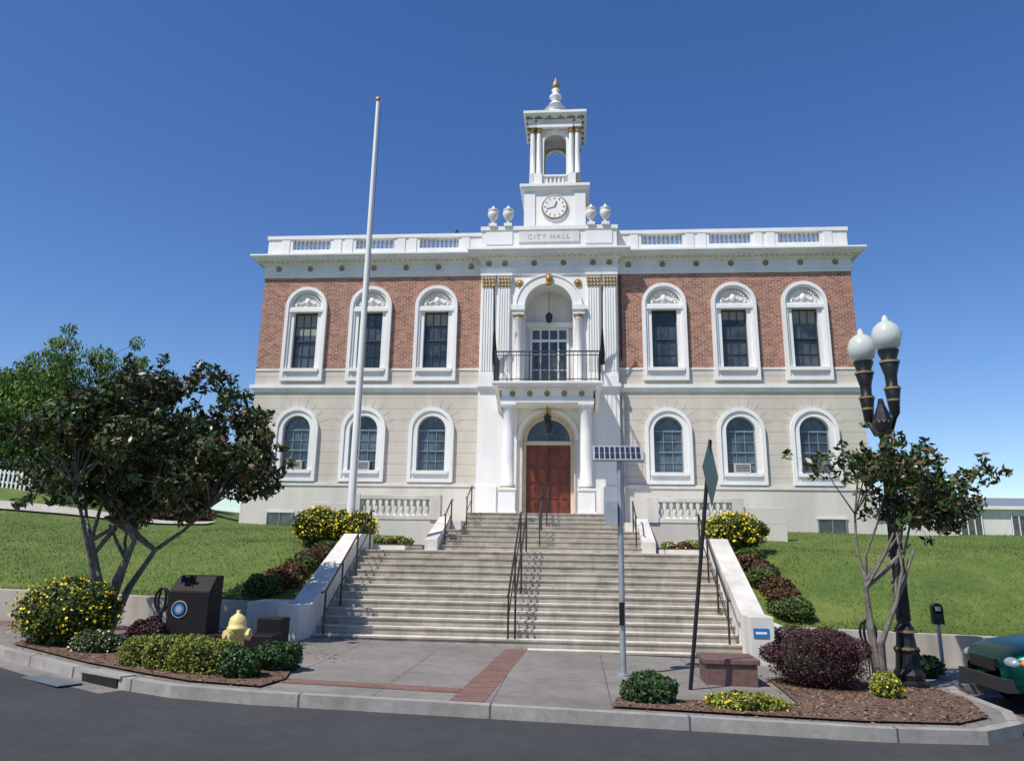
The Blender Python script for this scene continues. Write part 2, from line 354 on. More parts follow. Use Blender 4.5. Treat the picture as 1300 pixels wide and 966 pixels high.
for sx in (-1,1):
    for k in range(2):
        x0=sx*(.08+k*.40); x1=sx*(.08+k*.40+.32); x0,x1=sorted((x0,x1))
        for z0,z1 in ((3.42,3.95),(4.03,4.55),(4.63,5.2),(5.28,5.9)):
            win.box(x0,x1,-.035,-.001,z0,z1,WOOD)
            win.hexa([(x0+.05,-.036,z0+.05),(x1-.05,-.036,z0+.05),(x1-.05,-.0355,z0+.05),(x0+.05,-.0355,z0+.05)],[(x0+.05,-.09,z1-.05),(x1-.05,-.09,z1-.05),(x1-.05,-.0355,z1-.05),(x0+.05,-.0355,z1-.05)],WOOD)
    win.sph(sx*.06,-.06,4.6,.03,.04,.03,GOLD,8,6)
win.box(-.012,.012,-.02,-.001,3.3,6.05,BLACK)
win.box(-.97,.97,-.10,.09,6.05,6.2,PINKC)
for sx in (-1,1):
    a,c=sorted((sx*.86,sx*.98)); win.box(a,c,-.05,.09,3.3,6.05,PINKC)
o=outline(0,.86,6.2,6.24,20); win.add([(p[0],.05,p[1]) for p in o],[tuple(range(len(o)))],GLASS)
win.ring(0,.98,6.2,6.22,.84,6.2,6.22,-.05,.09,PINKC,bottom=False)
for a in (36,72,108,144):
    a=math.radians(a); win.tube([(.3*math.cos(a),.03,6.2+.3*math.sin(a)),(.85*math.cos(a),.03,6.2+.85*math.sin(a))],.012,SASHL,4)
win.tube([(.3*math.cos(math.pi*i/10),.03,6.2+.3*math.sin(math.pi*i/10)) for i in range(11)],.012,SASHL,4)
trim.ring(0,1.22,6.2,6.22,.99,6.2,6.22,PY-.07,PY+.01,WHITE,24,bottom=False)
trim.ring(0,1.05,3.5,6.22,.985,3.5,6.22,PY-.09,PY-.02,PINKC,24,bottom=False)
trim.ring(0,1.30,11.62,11.62,.97,11.62,11.62,PY-.10,PY+.01,WHITE,28,bottom=False)
trim.ring(0,1.36,11.62,11.62,1.30,11.62,11.62,PY-.14,PY+.01,WHITE,28,bottom=False)
orn.box(-.11,.11,PY-.24,PY,12.52,12.96,GOLD); orn.sph(0,PY-.25,12.75,.1,.08,.14,GOLD,8,6)
orn.box(-.09,.09,PY-.18,PY,7.12,7.42,GOLD)
for sx in (-1,1):
    orn.disc(sx*1.18,PY,12.62,.17,.07,GOLD,20,.14); orn.sph(sx*1.18,PY-.08,12.62,.08,.05,.08,GOLD,8,6)
    trim.box(*sorted((sx*.95,sx*1.50)),PY-.30,PY,11.42,11.62,WHITE)
    trim.box(*sorted((sx*.98,sx*1.46)),PY-.24,PY,11.25,11.42,WHITE)
    trim.lathe(sx*1.21,PY-.12,8.44,[(.2,0),(.2,.1),(.16,.14),(.19,.18),(.15,.24),(.155,1.2),(.125,2.6),(.16,2.64),(.13,2.7),(.19,2.81)],WHITE,16)
    orn.lathe(sx*1.21,PY-.12,11.04,[(.13,0),(.19,.18)],GOLD,12)
    trim.box(*sorted((sx*.97,sx*1.45)),PY-.26,PY,8.17,8.44,WHITE)
    for xc in (1.80,2.46):
        xc*=sx
        trim.box(xc-.25,xc+.25,PY-.10,PY,8.44,12.42,WHITE)
        for k in range(5):
            xx=xc-.2+.1*k; trim.box(xx-.018,xx+.018,PY-.13,PY-.1,8.95,12.35,WHITE)
        trim.box(xc-.29,xc+.29,PY-.16,PY,8.44,8.75,WHITE); trim.box(xc-.27,xc+.27,PY-.14,PY,8.75,8.85,WHITE)
        orn.hexa([(xc-.24,PY-.1,12.42),(xc+.24,PY-.1,12.42),(xc+.24,PY,12.42),(xc-.24,PY,12.42)],[(xc-.31,PY-.2,12.9),(xc+.31,PY-.2,12.9),(xc+.31,PY,12.9),(xc-.31,PY,12.9)],WHITE2)
        for r_ in range(3):
            for k in range(4): orn.sph(xc-.2+.133*k,PY-.13-.025*r_,12.5+.14*r_,.06,.05,.065,GOLD,6,4)
        trim.box(xc-.32,xc+.32,PY-.22,PY,12.9,12.99,WHITE)
    orn.tube([(sx*2.12,PY-.2,9.2),(sx*2.12,PY-.75,10.9),(sx*2.12,PY-1.1,12.1)],.03,BLACK,8)
    orn.sph(sx*2.12,PY-1.12,12.15,.06,.06,.06,GOLD,8,6)
    orn.tube([(sx*2.12,PY-.22,9.15),(sx*2.12,PY-.33,9.55),(sx*2.12,PY-.45,10.0),(sx*2.12,PY-.6,10.5)],[.08,.11,.07,.035],BLACK,8)
for y_,z_ in ((.25,11.55),(-1.0,7.15)):
    orn.tube([(0,y_,z_+.9 if z_>10 else z_+.3),(0,y_,z_)],.012,BLACK,6)
    orn.lathe(0,y_,z_-.45,[(.03,0),(.11,.06),(.15,.34),(.06,.42),(.02,.47)],BLACK,6,False)
port=B()
for sx in (-1,1):
    X=sx*1.45; Y=-1.42
    port.box(X-.30,X+.30,Y-.30,Y+.30,3.3,4.2,WHITE); port.box(X-.34,X+.34,Y-.34,Y+.34,4.2,4.28,WHITE); port.box(X-.34,X+.34,Y-.34,Y+.34,3.301,3.45,WHITE)
    port.lathe(X,Y,4.28,[(.29,0),(.29,.06),(.25,.10),(.27,.15),(.22,.2),(.225,1.1),(.215,2.0),(.19,2.9),(.215,2.93),(.19,2.97),(.2,3.0),(.27,3.08)],WHITE,20)
    orn.lathe(X,Y,4.30,[(.292,0),(.292,.05)],GOLD,20)
    port.box(X-.29,X+.29,Y-.29,Y+.29,7.36,7.45,WHITE)
    Xp=sx*1.45
    port.box(Xp-.24,Xp+.24,PY-.14,PY,3.3,7.3,WHITE); port.box(Xp-.28,Xp+.28,PY-.18,PY,7.3,7.45,WHITE)
port.box(-1.76,1.76,-1.70,PY,7.45,7.60,WHITE); port.box(-1.72,1.72,-1.66,PY,7.60,7.95,WHITE)
port.box(-1.84,1.84,-1.78,PY,7.95,8.03,WHITE); port.box(-2.02,2.02,-1.95,PY,8.03,8.12,WHITE); port.box(-2.08,2.08,-2.02,PY,8.12,8.2,WHITE)
for k in range(5): orn.disc(-1.3+.65*k,-1.66,7.78,.11,.05,BRONZE,16,.09)
for k in range(25): port.box(-1.78+.148*k-.03,-1.78+.148*k+.03,-1.84,-1.78,7.95,8.03,WHITE2)
for sx in (-1,1):
    port.hexa([(sx*1.9-.08,-.7,7.6),(sx*1.9+.08,-.7,7.6),(sx*1.9+.08,PY,7.3),(sx*1.9-.08,PY,7.3)],[(sx*1.9-.08,-1.8,8.03),(sx*1.9+.08,-1.8,8.03),(sx*1.9+.08,PY,8.03),(sx*1.9-.08,PY,8.03)],WHITE)
port.done('portico',hall)
bal=B(); zt=9.35
for p0,p1 in (((-1.98,-1.92),(1.98,-1.92)),((-1.98,-1.92),(-1.98,PY)),((1.98,-1.92),(1.98,PY))):
    for zz,rr in ((8.28,.018),(9.2,.018),(zt,.028)): bal.tube([(*p0,zz),(*p1,zz)],rr,RAIL,6)
    L_=math.dist(p0,p1); n=int(L_/.16)
    for i in range(n+1):
        f=i/n; x=p0[0]+(p1[0]-p0[0])*f; y=p0[1]+(p1[1]-p0[1])*f
        big=(i%8==0); bal.tube([(x,y,8.2),(x,y,zt)],.026 if big else .010,RAIL,5)
for k in range(4):
    x=-.36+.24*k; bal.tube([(x+.1*math.cos(t),-1.92,8.75+.28*math.sin(t)) for t in np.linspace(0,2*math.pi,12,endpoint=False)],.012,RAIL,4,True)
bal.done('balcony_railing',hall)
ent=B()
def layer(z0,z1,p,mat=WHITE,pp=None):
    ent.box(-W-p,W+p,-p,DEP+p,z0,z1,mat)
    q=p if pp is None else pp
    ent.box(-PW-q,PW+q,PY-q,-p,z0,z1,mat)
layer(13.08,13.22,.05); layer(13.22,13.34,.09); layer(13.34,13.62,.04); layer(13.62,13.70,.10)
ent.box(-PW-.02,PW+.02,PY-.06,0,12.99,13.08,WHITE)
layer(13.78,13.84,.38); layer(13.84,13.93,.47); layer(13.93,14.0,.53)
layer(13.70,13.78,.16)
x=-W+.05
while x<W:
    yb=-.16 if abs(x)>PW+.22 else PY-.16
    ent.box(x-.05,x+.05,yb-.18,yb,13.71,13.779,WHITE2); x+=.22
for sgn in (-1,1):
    for X in (3.25,4.63,6.0,7.38,8.76,10.13,11.5): orn.disc(sgn*X,-.04,13.48,.12,.05,BRONZE,16,.1)
    for X in (1.8,2.46): orn.disc(sgn*X,PY-.04,13.48,.12,.05,BRONZE,16,.1)
    orn.disc(sgn*.6,PY-.04,13.48,.12,.05,BRONZE,16,.1)
PF=-.10; PB=.3
def rail_run(x0,x1,z0=14.33,z1=14.80):
    n=max(3,int(round((x1-x0)/.19)))
    for i in range(n):
        x=x0+(x1-x0)*(i+.5)/n; h=z1-z0
        ent.lathe(x,(PF+PB)/2,z0,[(.07,0),(.07,.03*h/.5),(.04,.08*h/.5),(.075,.2*h/.5),(.06,.3*h/.5),(.035,.42*h/.5),(.07,.46*h/.5),(.07,h)],WHITE,8)
ent.box(-W+.05,-PW,PF,PB,14.0,14.33,WHITE); ent.box(PW,W-.05,PF,PB,14.0,14.33,WHITE)
ent.box(-W,-PW-.02,PF-.05,PB+.05,14.80,14.95,WHITE); ent.box(PW+.02,W,PF-.05,PB+.05,14.80,14.95,WHITE)
for sgn in (-1,1):
    prev=PW
    for X in WX:
        a,c=sorted((sgn*prev,sgn*(X-.83))); ent.box(a,c,PF,PB,14.33,14.80,WHITE)
        a,c=sorted((sgn*(X-.83),sgn*(X+.83))); rail_run(a,c); prev=X+.83
        for e in (X-.83-.3,X+.83+.3):
            ee=sgn*e; ent.box(ee-.17,ee+.17,PF-.03,PF,14.0,14.80,WHITE)
    a,c=sorted((sgn*prev,sgn*(W-.05))); ent.box(a,c,PF,PB,14.33,14.80,WHITE)
    xs=sgn*(W-.2); ent.box(xs-.2,xs+.2,PB,DEP,14.0,14.9,WHITE)
ent.box(-PW,PW,PY-.1,PB,14.0,14.92,WHITE); ent.box(-PW-.05,PW+.05,PY-.16,PB+.05,14.92,15.08,WHITE)
ent.box(-1.25,1.25,PY-.16,PY-.1,14.38,14.82,WHITE2)
for sx in (-1,1): ent.box(*sorted((sx*1.5,sx*2.6)),PY-.14,PY-.1,14.3,14.84,WHITE)
ent.box(-W+.1,W-.1,.35,DEP-.1,14.0,14.05,ROOFM)
ent.box(-2.7,2.7,.35,4.5,14.05,15.0,WHITE)
ent.box(-4.0,-3.82,-.02,.12,14.95,15.08,BLACK); ent.tube([(-3.9,.1,14.9),(-3.9,.0,15.2)],.03,BLACK,6)
ent.done('entablature_and_parapet',hall)
cu=bpy.data.curves.new('lettering','FONT'); cu.body='CITY HALL'; cu.size=.29; cu.align_x='CENTER'; cu.extrude=.004; cu.space_character=1.3; cu.offset=-.002
to=bpy.data.objects.new('lettering',cu); sc.collection.objects.link(to); to.rotation_euler=(math.pi/2,0,0); to.location=(0,PY-.166,14.5); to.data.materials.append(LETTER); to.parent=hall
for x in (-2.33,-1.70,1.74,2.33):
    orn.box(x-.16,x+.16,-.56,-.24,15.08,15.2,WHITE)
    orn.lathe(x,-.40,15.2,[(.13,0),(.06,.06),(.05,.12),(.12,.2),(.21,.36),(.23,.5),(.16,.56),(.22,.6),(.22,.64),(.12,.68),(.05,.78),(.02,.84)],WHITE2,16)
tw=B(); TX=.2; TY=2.35
def tb(h,z0,z1,mat=WHITE): tw.box(TX-h,TX+h,TY-h,TY+h,z0,z1,mat)
tb(1.50,14.05,15.5); tb(1.44,15.5,15.62); tb(1.32,15.62,17.32)
for sx in (-1,1):
    a,c=sorted((TX+sx*1.34,TX+sx*.86)); tw.box(a,c,TY-1.37,TY-1.32,15.62,17.3,WHITE)
tb(1.38,17.32,17.42); tb(1.46,17.42,17.52); tb(1.53,17.52,17.64)
tw.disc(TX,TY-1.32,16.56,.62,.06,WHITE2,40,.60); tw.disc(TX,TY-1.39,16.56,.57,.03,BRONZE,40,.55); tw.disc(TX,TY-1.42,16.56,.50,.01,WHITE,40)
for k in range(12):
    a=math.radians(30*k); X=TX+.41*math.sin(a); Z=16.56+.41*math.cos(a)
    dx,dz=.05*math.sin(a),.05*math.cos(a); tw.tube([(X-dx,TY-1.435,Z-dz),(X+dx,TY-1.435,Z+dz)],.016,BLACK,4)
for a,l,r in ((20,.26,.02),(255,.36,.014)):
    a=math.radians(a); tw.tube([(TX,TY-1.445,16.56),(TX+l*math.sin(a),TY-1.445,16.56+l*math.cos(a))],r,BLACK,4)
tb(1.15,17.64,17.82)
for s4 in range(4):
    M=Matrix.Translation((TX,TY,0))@Matrix.Rotation(math.pi/2*s4,4,'Z'); tw.M=M; orn.M=M
    tw.cell(-.86,.86,17.82,20.75,0,.50,18.3,19.95,-.92,.22,WHITE,WHITE,16)
    tw.ring(0,.62,18.3,19.95,.50,18.3,19.95,-.97,-.91,WHITE,16,bottom=False)
    tw.box(-.09,.09,-1.04,-.92,20.38,20.7,WHITE)
    for k in range(5): tw.lathe(-.36+.18*k,-.98,17.9,[(.05,0),(.03,.05),(.055,.14),(.03,.26),(.05,.32)],WHITE,8)
    tw.box(-.5,.5,-1.04,-.92,18.22,18.30,WHITE); tw.box(-.5,.5,-1.04,-.92,17.82,17.90,WHITE)
    for sx in (-1,1):
        tw.box(*sorted((sx*.58,sx*1.14)),-1.14,-.92,17.822,18.32,WHITE)
        for X in (.72,1.0):
            tw.lathe(sx*X,-1.02,18.32,[(.13,0),(.13,.05),(.105,.08),(.105,1.0),(.09,2.0)],WHITE,12)
            orn.lathe(sx*X,-1.02,20.36,[(.09,0),(.11,.1),(.14,.22)],GOLD,10)
    tw.box(-1.18,1.18,-1.18,-.8,20.58,20.76,WHITE)
    tw.box(-.55,.55,-1.14,-.8,20.762,20.99,WHITE)
    for sx in (-1,1): tw.box(*sorted((sx*.5,sx*1.18)),-1.20,-.8,20.764,20.985,WHITE); orn.disc(sx*.86,-1.2,20.88,.06,.03,BRONZE,10)
    for k in range(11): tw.box(-1.2+.24*k-.05,-1.2+.24*k+.05,-1.32,-1.2,21.0,21.08,BRONZE if k%2==0 else WHITE)
    tw.M=Matrix.Identity(4); orn.M=Matrix.Identity(4)
tb(.92,17.822,17.84); tb(1.08,20.99,21.08); tb(1.34,21.08,21.18); tb(1.42,21.18,21.30); tb(1.15,21.30,21.42)
tw.lathe(TX,TY,21.42,[(.95,0),(.95,.12),(.82,.16),(.78,.3),(.72,.34)],WHITE,24)
tw.lathe(TX,TY,21.76,[(.72,0),(.66,.2),(.50,.42),(.30,.58),(.22,.62)],ROOFM,24)
tw.lathe(TX,TY,22.38,[(.3,0),(.3,.06),(.2,.1),(.18,.25),(.28,.38),(.30,.48),(.2,.56),(.12,.66),(.2,.8),(.16,.86)],WHITE,16)
tw.lathe(TX,TY,23.22,[(.08,0),(.16,.1),(.19,.22),(.13,.38),(.06,.52),(.02,.66)],BRONZE,12)
tw.done('clock_tower',hall)
orn.tube([(2.9,-.06,13.0),(2.9,-.06,9.5)],.03,RAIL,6); orn.tube([(2.92,-.2,8.1),(2.92,-.2,3.0)],.045,GALV,8)
walls.done('walls',hall); trim.done('window_surrounds',hall); win.done('windows_and_doors',hall); orn.done('ornament',hall)
# ------------------------------------------------------------------ stairs
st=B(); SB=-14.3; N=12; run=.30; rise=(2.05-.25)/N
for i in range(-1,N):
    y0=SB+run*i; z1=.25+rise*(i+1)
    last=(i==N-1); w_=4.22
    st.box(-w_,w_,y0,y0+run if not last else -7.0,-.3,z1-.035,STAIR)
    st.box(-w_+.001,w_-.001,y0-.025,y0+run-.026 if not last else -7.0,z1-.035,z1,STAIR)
zu=2.05; r2=.156
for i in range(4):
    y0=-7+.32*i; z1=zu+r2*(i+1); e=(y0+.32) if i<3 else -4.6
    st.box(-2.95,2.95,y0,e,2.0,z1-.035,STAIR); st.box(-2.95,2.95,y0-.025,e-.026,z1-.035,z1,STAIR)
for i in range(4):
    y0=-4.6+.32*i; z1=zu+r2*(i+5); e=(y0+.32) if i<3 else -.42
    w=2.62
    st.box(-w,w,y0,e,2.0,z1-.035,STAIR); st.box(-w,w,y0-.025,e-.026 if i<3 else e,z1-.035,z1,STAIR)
st.done('entrance_stairs')
ck=B()
for s_ in (-1,1):
    def X(a,b_): return sorted((s_*a,s_*b_))
    a,c=X(4.22,4.66)
    ys=[-15.1,-14.4,-11.0,-9.8]; zs_=[.98,.98,2.42,2.42]
    for k in range(3):
        ck.hexa([(a,ys[k],-.3),(c,ys[k],-.3),(c,ys[k+1],-.3),(a,ys[k+1],-.3)],[(a,ys[k],zs_[k]),(c,ys[k],zs_[k]),(c,ys[k+1],zs_[k+1]),(a,ys[k+1],zs_[k+1])],CONC)
    a,c=X(4.662,4.95 if s_>0 else 5.35); ck.box(a,c,-14.9,-14.0 if s_<0 else -13.6,-.3,zg(s_*5)+.66,CONC)
    a,c=X(2.95,3.32)
    ck.hexa([(a,-7.4,2.0),(c,-7.4,2.0),(c,-5.0,2.0),(a,-5.0,2.0)],[(a,-7.4,2.36),(c,-7.4,2.36),(c,-5.0,3.1),(a,-5.0,3.1)],CONC)
    a,c=X(2.62,7.6); ck.box(a,c,-5.0,-.42,1.6,2.98,PLASTER)
    for x0,x1 in ((3.3,3.66),(5.95,6.3)):
        p,q=X(x0,x1); ck.box(p,q,-5.06,-4.7,2.98,3.78,CONC)
    p,q=X(3.66,5.95); ck.box(p,q,-5.02,-4.74,2.98,3.12,CONC); ck.box(p,q,-5.05,-4.71,3.62,3.76,CONC)
    n=11
    for i in range(n):
        x=s_*(3.66+(5.95-3.66)*(i+.5)/n); ck.lathe(x,-4.88,3.12,[(.08,0),(.05,.06),(.09,.18),(.07,.28),(.045,.42),(.08,.5)],CONC,8)
    p,q=X(6.3,7.6); ck.box(p,q,-5.0,-4.75,2.98,3.5,PLASTER)
ck.done('stair_side_walls',None,.012)
rl=B()
def handrail(x,pts,posts,h=.88,r=.022,mid=True):
    P=[(x,y,z+h) for y,z in pts]
    P=[(x,pts[0][0]-.25,pts[0][1]+h-.02),*P,(x,pts[-1][0]+.25,pts[-1][1]+h)]
    rl.tube(P,r,RAIL,8)
    if mid: rl.tube([(x,y,z+h*.5) for y,z in pts],.014,RAIL,6)
    for f in posts:
        y=pts[0][0]+(pts[-1][0]-pts[0][0])*f; z=pts[0][1]+(pts[-1][1]-pts[0][1])*f
        rl.tube([(x,y,z-.05),(x,y,z+h)],r,RAIL,8)
low=[(-14.25,.35),(-11.0,2.1)]
for x in (-4.0,4.0): handrail(x,low,(0,.33,.66,1))
handrail(-.28,low,(0,.5,1)); handrail(-.14,low,(0,.5,1),mid=False)
up1=[(-7.0,2.2),(-5.9,2.7)]; up2=[(-4.6,2.85),(-3.5,3.3)]
for x in (-2.8,2.8,.0): handrail(x,up1,(0,1))
for x in (-2.5,2.5,-.1,.12): handrail(x,up2,(0,1))
rl.done('stair_handrail')
bd=B()
for s_ in (-1,1):
    a,c=sorted((s_*3.4,s_*4.64)); bd.box(a,c,-9.7,-5.1,1.6,2.16,CONC); bd.box(a+.08,c-.08,-9.6,-5.2,2.16,2.19,SOIL)
bd.done('planting_bed')
# ------------------------------------------------------------------ terrain
def lawn(x,y):
    zw=zg(x)+.50
    if y<-9: s=(y+13.4)/4.4; z=zw+(2.12-zw)*max(0,s)**.9
    else: z=2.12+(2.84-2.12)*min(1,(y+9)/8)
    hl=max(0,min(1,(-x-12)/14)); hl=hl*hl*(3-2*hl); sy=max(0,min(1,(y+12)/14))
    z+=1.7*hl*sy
    hr=max(0,min(1,(x-12)/14)); z-=.25*hr*sy
    if -13<y<16 and abs(x)>6: z+=.04*math.sin(x*.9+y*.5)+.03*math.sin(x*.4-y*1.1)
    return z
def H(x,y):
    if y<-13.42: return zg(x)-.45
    if abs(x)<4.45: return -.3 if y<14 else 2.6
    return lawn(x,y)
xs=sorted(set([round(v,3) for v in list(np.arange(-30,30.1,.75))]+[-4.44,-4.46,4.44,4.46,-400,-250,-150,-90,-60,-45,-36,36,45,60,90,150,250,400]))
ys=sorted(set([round(v,3) for v in list(np.arange(-13.4,2,.5))+list(np.arange(2,30,2.))]+[-13.43,-16,-20,-30,-45,-80,-200,-400,40,60,100,180,300,600]))
V=[(x,y,H(x,y)) for y in ys for x in xs]; nx=len(xs)
F=[(j*nx+i,j*nx+i+1,(j+1)*nx+i+1,(j+1)*nx+i) for j in range(len(ys)-1) for i in range(nx-1)]
me=bpy.data.meshes.new('ground'); me.from_pydata(V,[],F); me.materials.append(GRASS); me.polygons.foreach_set('use_smooth',[True]*len(F))
sc.collection.objects.link(bpy.data.objects.new('ground',me))
n=100000
gx=np.concatenate([rng.uniform(-20,-4.8,n//2),rng.uniform(4.8,20,n//2)]); gy=-13.35+12.8*rng.random(n)**1.6
gz=np.array([lawn(a,b_) for a,b_ in zip(gx,gy)])
ok=~((np.abs(gx)<7.7)&(gy>-5.1)); gx,gy,gz=gx[ok],gy[ok],gz[ok]; n=len(gx)
an=rng.uniform(0,2*math.pi,n); h=rng.uniform(.02,.055,n); w=.006+.008*rng.random(n)
V=np.zeros((n,3,3)); V[:,0]=np.stack([gx-w*np.cos(an),gy-w*np.sin(an),gz-.01],1); V[:,1]=np.stack([gx+w*np.cos(an),gy+w*np.sin(an),gz-.01],1)
V[:,2]=np.stack([gx+rng.normal(0,.02,n),gy+rng.normal(0,.02,n),gz+h],1)
def fastmesh(name,V,k,mats,mi=None,parent=None):
    n=V.shape[0]; me=bpy.data.meshes.new(name); me.vertices.add(n*k); me.vertices.foreach_set('co',V.reshape(-1).astype(np.float32))
    me.loops.add(n*k); me.loops.foreach_set('vertex_index',np.arange(n*k,dtype=np.int32))
    me.polygons.add(n); me.polygons.foreach_set('loop_start',np.arange(0,n*k,k,dtype=np.int32)); me.polygons.foreach_set('loop_total',np.full(n,k,dtype=np.int32))
    for m_ in mats: me.materials.append(m_)
    if mi is not None: me.polygons.foreach_set('material_index',mi.astype(np.int32))
    me.update(); me.validate(); o=bpy.data.objects.new(name,me); sc.collection.objects.link(o)
    if parent: o.parent=parent; o.matrix_parent_inverse=Matrix.Translation(-Vector(parent.location))
    return o
fastmesh('grass',V,3,[L_GRS])
kb=[(-200,-15.3),(-14,-15.3),(-10.6,-16.2),(-8.1,-17.9),(-6,-19.2),(-4.9,-19.8),(-4.1,-20.1),(-3.0,-20.22),(-1.5,-20.2),(4.6,-20.2),(5.9,-20.0),(6.6,-19.4),(6.95,-18.5),(7.0,-16.9),(7.2,-16.25),(7.8,-15.95),(200,-15.9)]
def sheet(name,poly,dz,mat):
    b_=B(); b_.add([(x,y,zg(x)+dz) for x,y in poly],[tuple(range(len(poly)))],mat); return b_.done(name)
rd=B()
xs_=[-200,-60,60,200]
for a,c in zip(xs_[:-1],xs_[1:]): rd.add([(a,-60,zg(a)-.15),(c,-60,zg(c)-.15),(c,-14.5,zg(c)-.15),(a,-14.5,zg(a)-.15)],[(0,1,2,3)],ASPH)
rd.done('road')
sw=B()
pts=[(-200,-15.3),(-60,-15.3)]+kb[1:-1]+[(60,-15.9),(200,-15.9)]
def off(P,d):
    o=[]
    for i,p in enumerate(P):
        a=Vector(P[max(i-1,0)]); c=Vector(P[min(i+1,len(P)-1)]); t=(c-a).normalized(); n_=Vector((-t.y,t.x)); o.append((p[0]+n_.x*d,p[1]+n_.y*d))
    return o
inn=off(pts,.15); gut=off(pts,-.35)
for i in range(len(pts)-1):
    p,q=pts[i],pts[i+1]; a,c=inn[i],inn[i+1]; g0,g1=gut[i],gut[i+1]
    sw.add([(*p,zg(p[0])-.3),(*q,zg(q[0])-.3),(*q,zg(q[0])),(*p,zg(p[0]))],[(0,1,2,3)],KERB)
    sw.add([(*p,zg(p[0])),(*q,zg(q[0])),(*c,zg(c[0])),(*a,zg(a[0]))],[(0,1,2,3)],KERB)
    if p[0]<-5 or p[0]>6.8: sw.add([(*g0,zg(g0[0])-.146),(*g1,zg(g1[0])-.146),(*q,zg(q[0])-.146),(*p,zg(p[0])-.146)],[(0,1,2,3)],WALK)
sw.done('kerb')
wk=B()
for i in range(len(inn)-1):
    a,c=inn[i],inn[i+1]; wk.add([(*a,zg(a[0])),(*c,zg(c[0])),(c[0],-13.2,zg(c[0])),(a[0],-13.2,zg(a[0]))],[(0,1,2,3)],WALK)
wk.done('sidewalk')
sheet('brick_band',[(-.52,-20.03),(-.08,-20.03),(.12,-14.65),(-.28,-14.65)],.004,PAVER)
sheet('brick_band',[(-2.9,-19.5),(-.50,-19.5),(-.49,-19.15),(-2.9,-19.15)],.006,PAVER)
sheet('brick_band',[(-13,-15.0),(-6.3,-15.3),(-6.2,-14.5),(-13,-14.2)],.004,PAVER)
def mulch(name,poly):
    b_=B(); b_.add([(x,y,zg(x)+.03) for x,y in poly],[tuple(range(len(poly)))],MULCH); b_.done(name)
ML=[(-8.2,-17.5),(-6,-18.9),(-4.8,-19.5),(-4.0,-19.85),(-3.0,-19.95),(-2.9,-19.3),(-3.1,-18.5),(-4.2,-17.4),(-5.0,-16.4),(-8.6,-15.9)]
MR=[(1.5,-19.95),(4.5,-19.95),(5.7,-19.75),(6.3,-19.2),(6.65,-18),(6.6,-16.3),(4.1,-16.7),(4.0,-19.0),(1.6,-19.3)]
mulch('mulch_bed',ML); mulch('mulch_bed',MR)
def inpoly(x,y,P):
    c=False; j=len(P)-1
    for i in range(len(P)):
        if (P[i][1]>y)!=(P[j][1]>y) and x<(P[j][0]-P[i][0])*(y-P[i][1])/(P[j][1]-P[i][1])+P[i][0]: c=not c
        j=i
    return c
L_CHIP=leafmat('bark_chip',[(0,(.06,.035,.02)),(.5,(.15,.085,.05)),(1,(.34,.23,.15))],.9)
def leaves(cent,rad,n,size,surf=.6,asp=.5,mi=0,droop=0):
    d=rng.normal(size=(n,3)); d/=np.linalg.norm(d,axis=1)[:,None]
    r=rng.random(n)**(1/3); r=surf+(1-surf)*r if surf<1 else np.ones(n); r*=rng.uniform(.82,1.08,n)
    c=np.array(cent)+d*r[:,None]*np.array(rad)
    nrm=d*.7+rng.normal(size=(n,3))*.7; nrm/=np.linalg.norm(nrm,axis=1)[:,None]
    t=np.cross(nrm,rng.normal(size=(n,3)))
    if droop: t=t*.5+np.array([0,0,-droop])
    t/=np.linalg.norm(t,axis=1)[:,None]; u=np.cross(nrm,t)
    s_=size*rng.uniform(.6,1.3,n)[:,None]
    return np.stack([c-t*s_,c+u*s_*asp-t*s_*.1,c+t*s_,c-u*s_*asp-t*s_*.1],1)
ch=[]
for P in (ML,MR):
    xs3=[p[0] for p in P]; ys3=[p[1] for p in P]
    for _ in range(6000):
        x=random.uniform(min(xs3)-.1,max(xs3)+.1); y=random.uniform(min(ys3)-.1,max(ys3)+.1)
        jx,jy=x+random.gauss(0,.06),y+random.gauss(0,.06)
        if inpoly(jx,jy,P): ch.append((x,y,zg(x)+(.035 if inpoly(x,y,P) else .008)))
ch=np.array(ch); n=len(ch); t=rng.normal(size=(n,3)); t[:,2]*=.3; t/=np.linalg.norm(t,axis=1)[:,None]; u=np.cross(t,np.array([0,0,1])+rng.normal(size=(n,3))*.3)
s_=rng.uniform(.015,.045,n)[:,None]; V=np.stack([ch-t*s_,ch+u*s_*.4,ch+t*s_,ch-u*s_*.4],1); fastmesh('wood_chips',V,4,[L_CHIP])
# fallen leaves on the pavement and lawn edge
q=[]
for _ in range(500):
    x=random.uniform(-9,-2.5) if random.random()<.6 else random.uniform(3.5,7); y=random.uniform(-17.5,-14.9); q.append((x,y,zg(x)+.012))
q=np.array(q); n=len(q); t=rng.normal(size=(n,3)); t[:,2]*=.15; t/=np.linalg.norm(t,axis=1)[:,None]; u=np.cross(t,np.array([0,0,1])+rng.normal(size=(n,3))*.2)
s_=rng.uniform(.02,.05,n)[:,None]; fastmesh('fallen_leaves',np.stack([q-t*s_,q+u*s_*.4,q+t*s_,q-u*s_*.4],1),4,[L_CHIP])
gr=B(); gr.M=Matrix.Translation((-6.12,-19.50,zg(-6.1)-.143))@Matrix.Rotation(math.radians(-32),4,'Z')
gr.box(-.55,.55,-.17,.17,0,.006,BLACK)
for k in range(16): gr.box(-.54+.069*k,-.50+.069*k,-.16,.16,.006,.016,GALV)
gr.M=Matrix.Translation((-5.40,-19.53,zg(-5.4)))@Matrix.Rotation(math.radians(-28.6),4,'Z')
gr.box(-.42,.42,-.025,.02,-.14,-.03,BLACK); gr.box(-.5,.5,-.028,.2,-.028,.006,KERB)
gr.done('storm_drain')
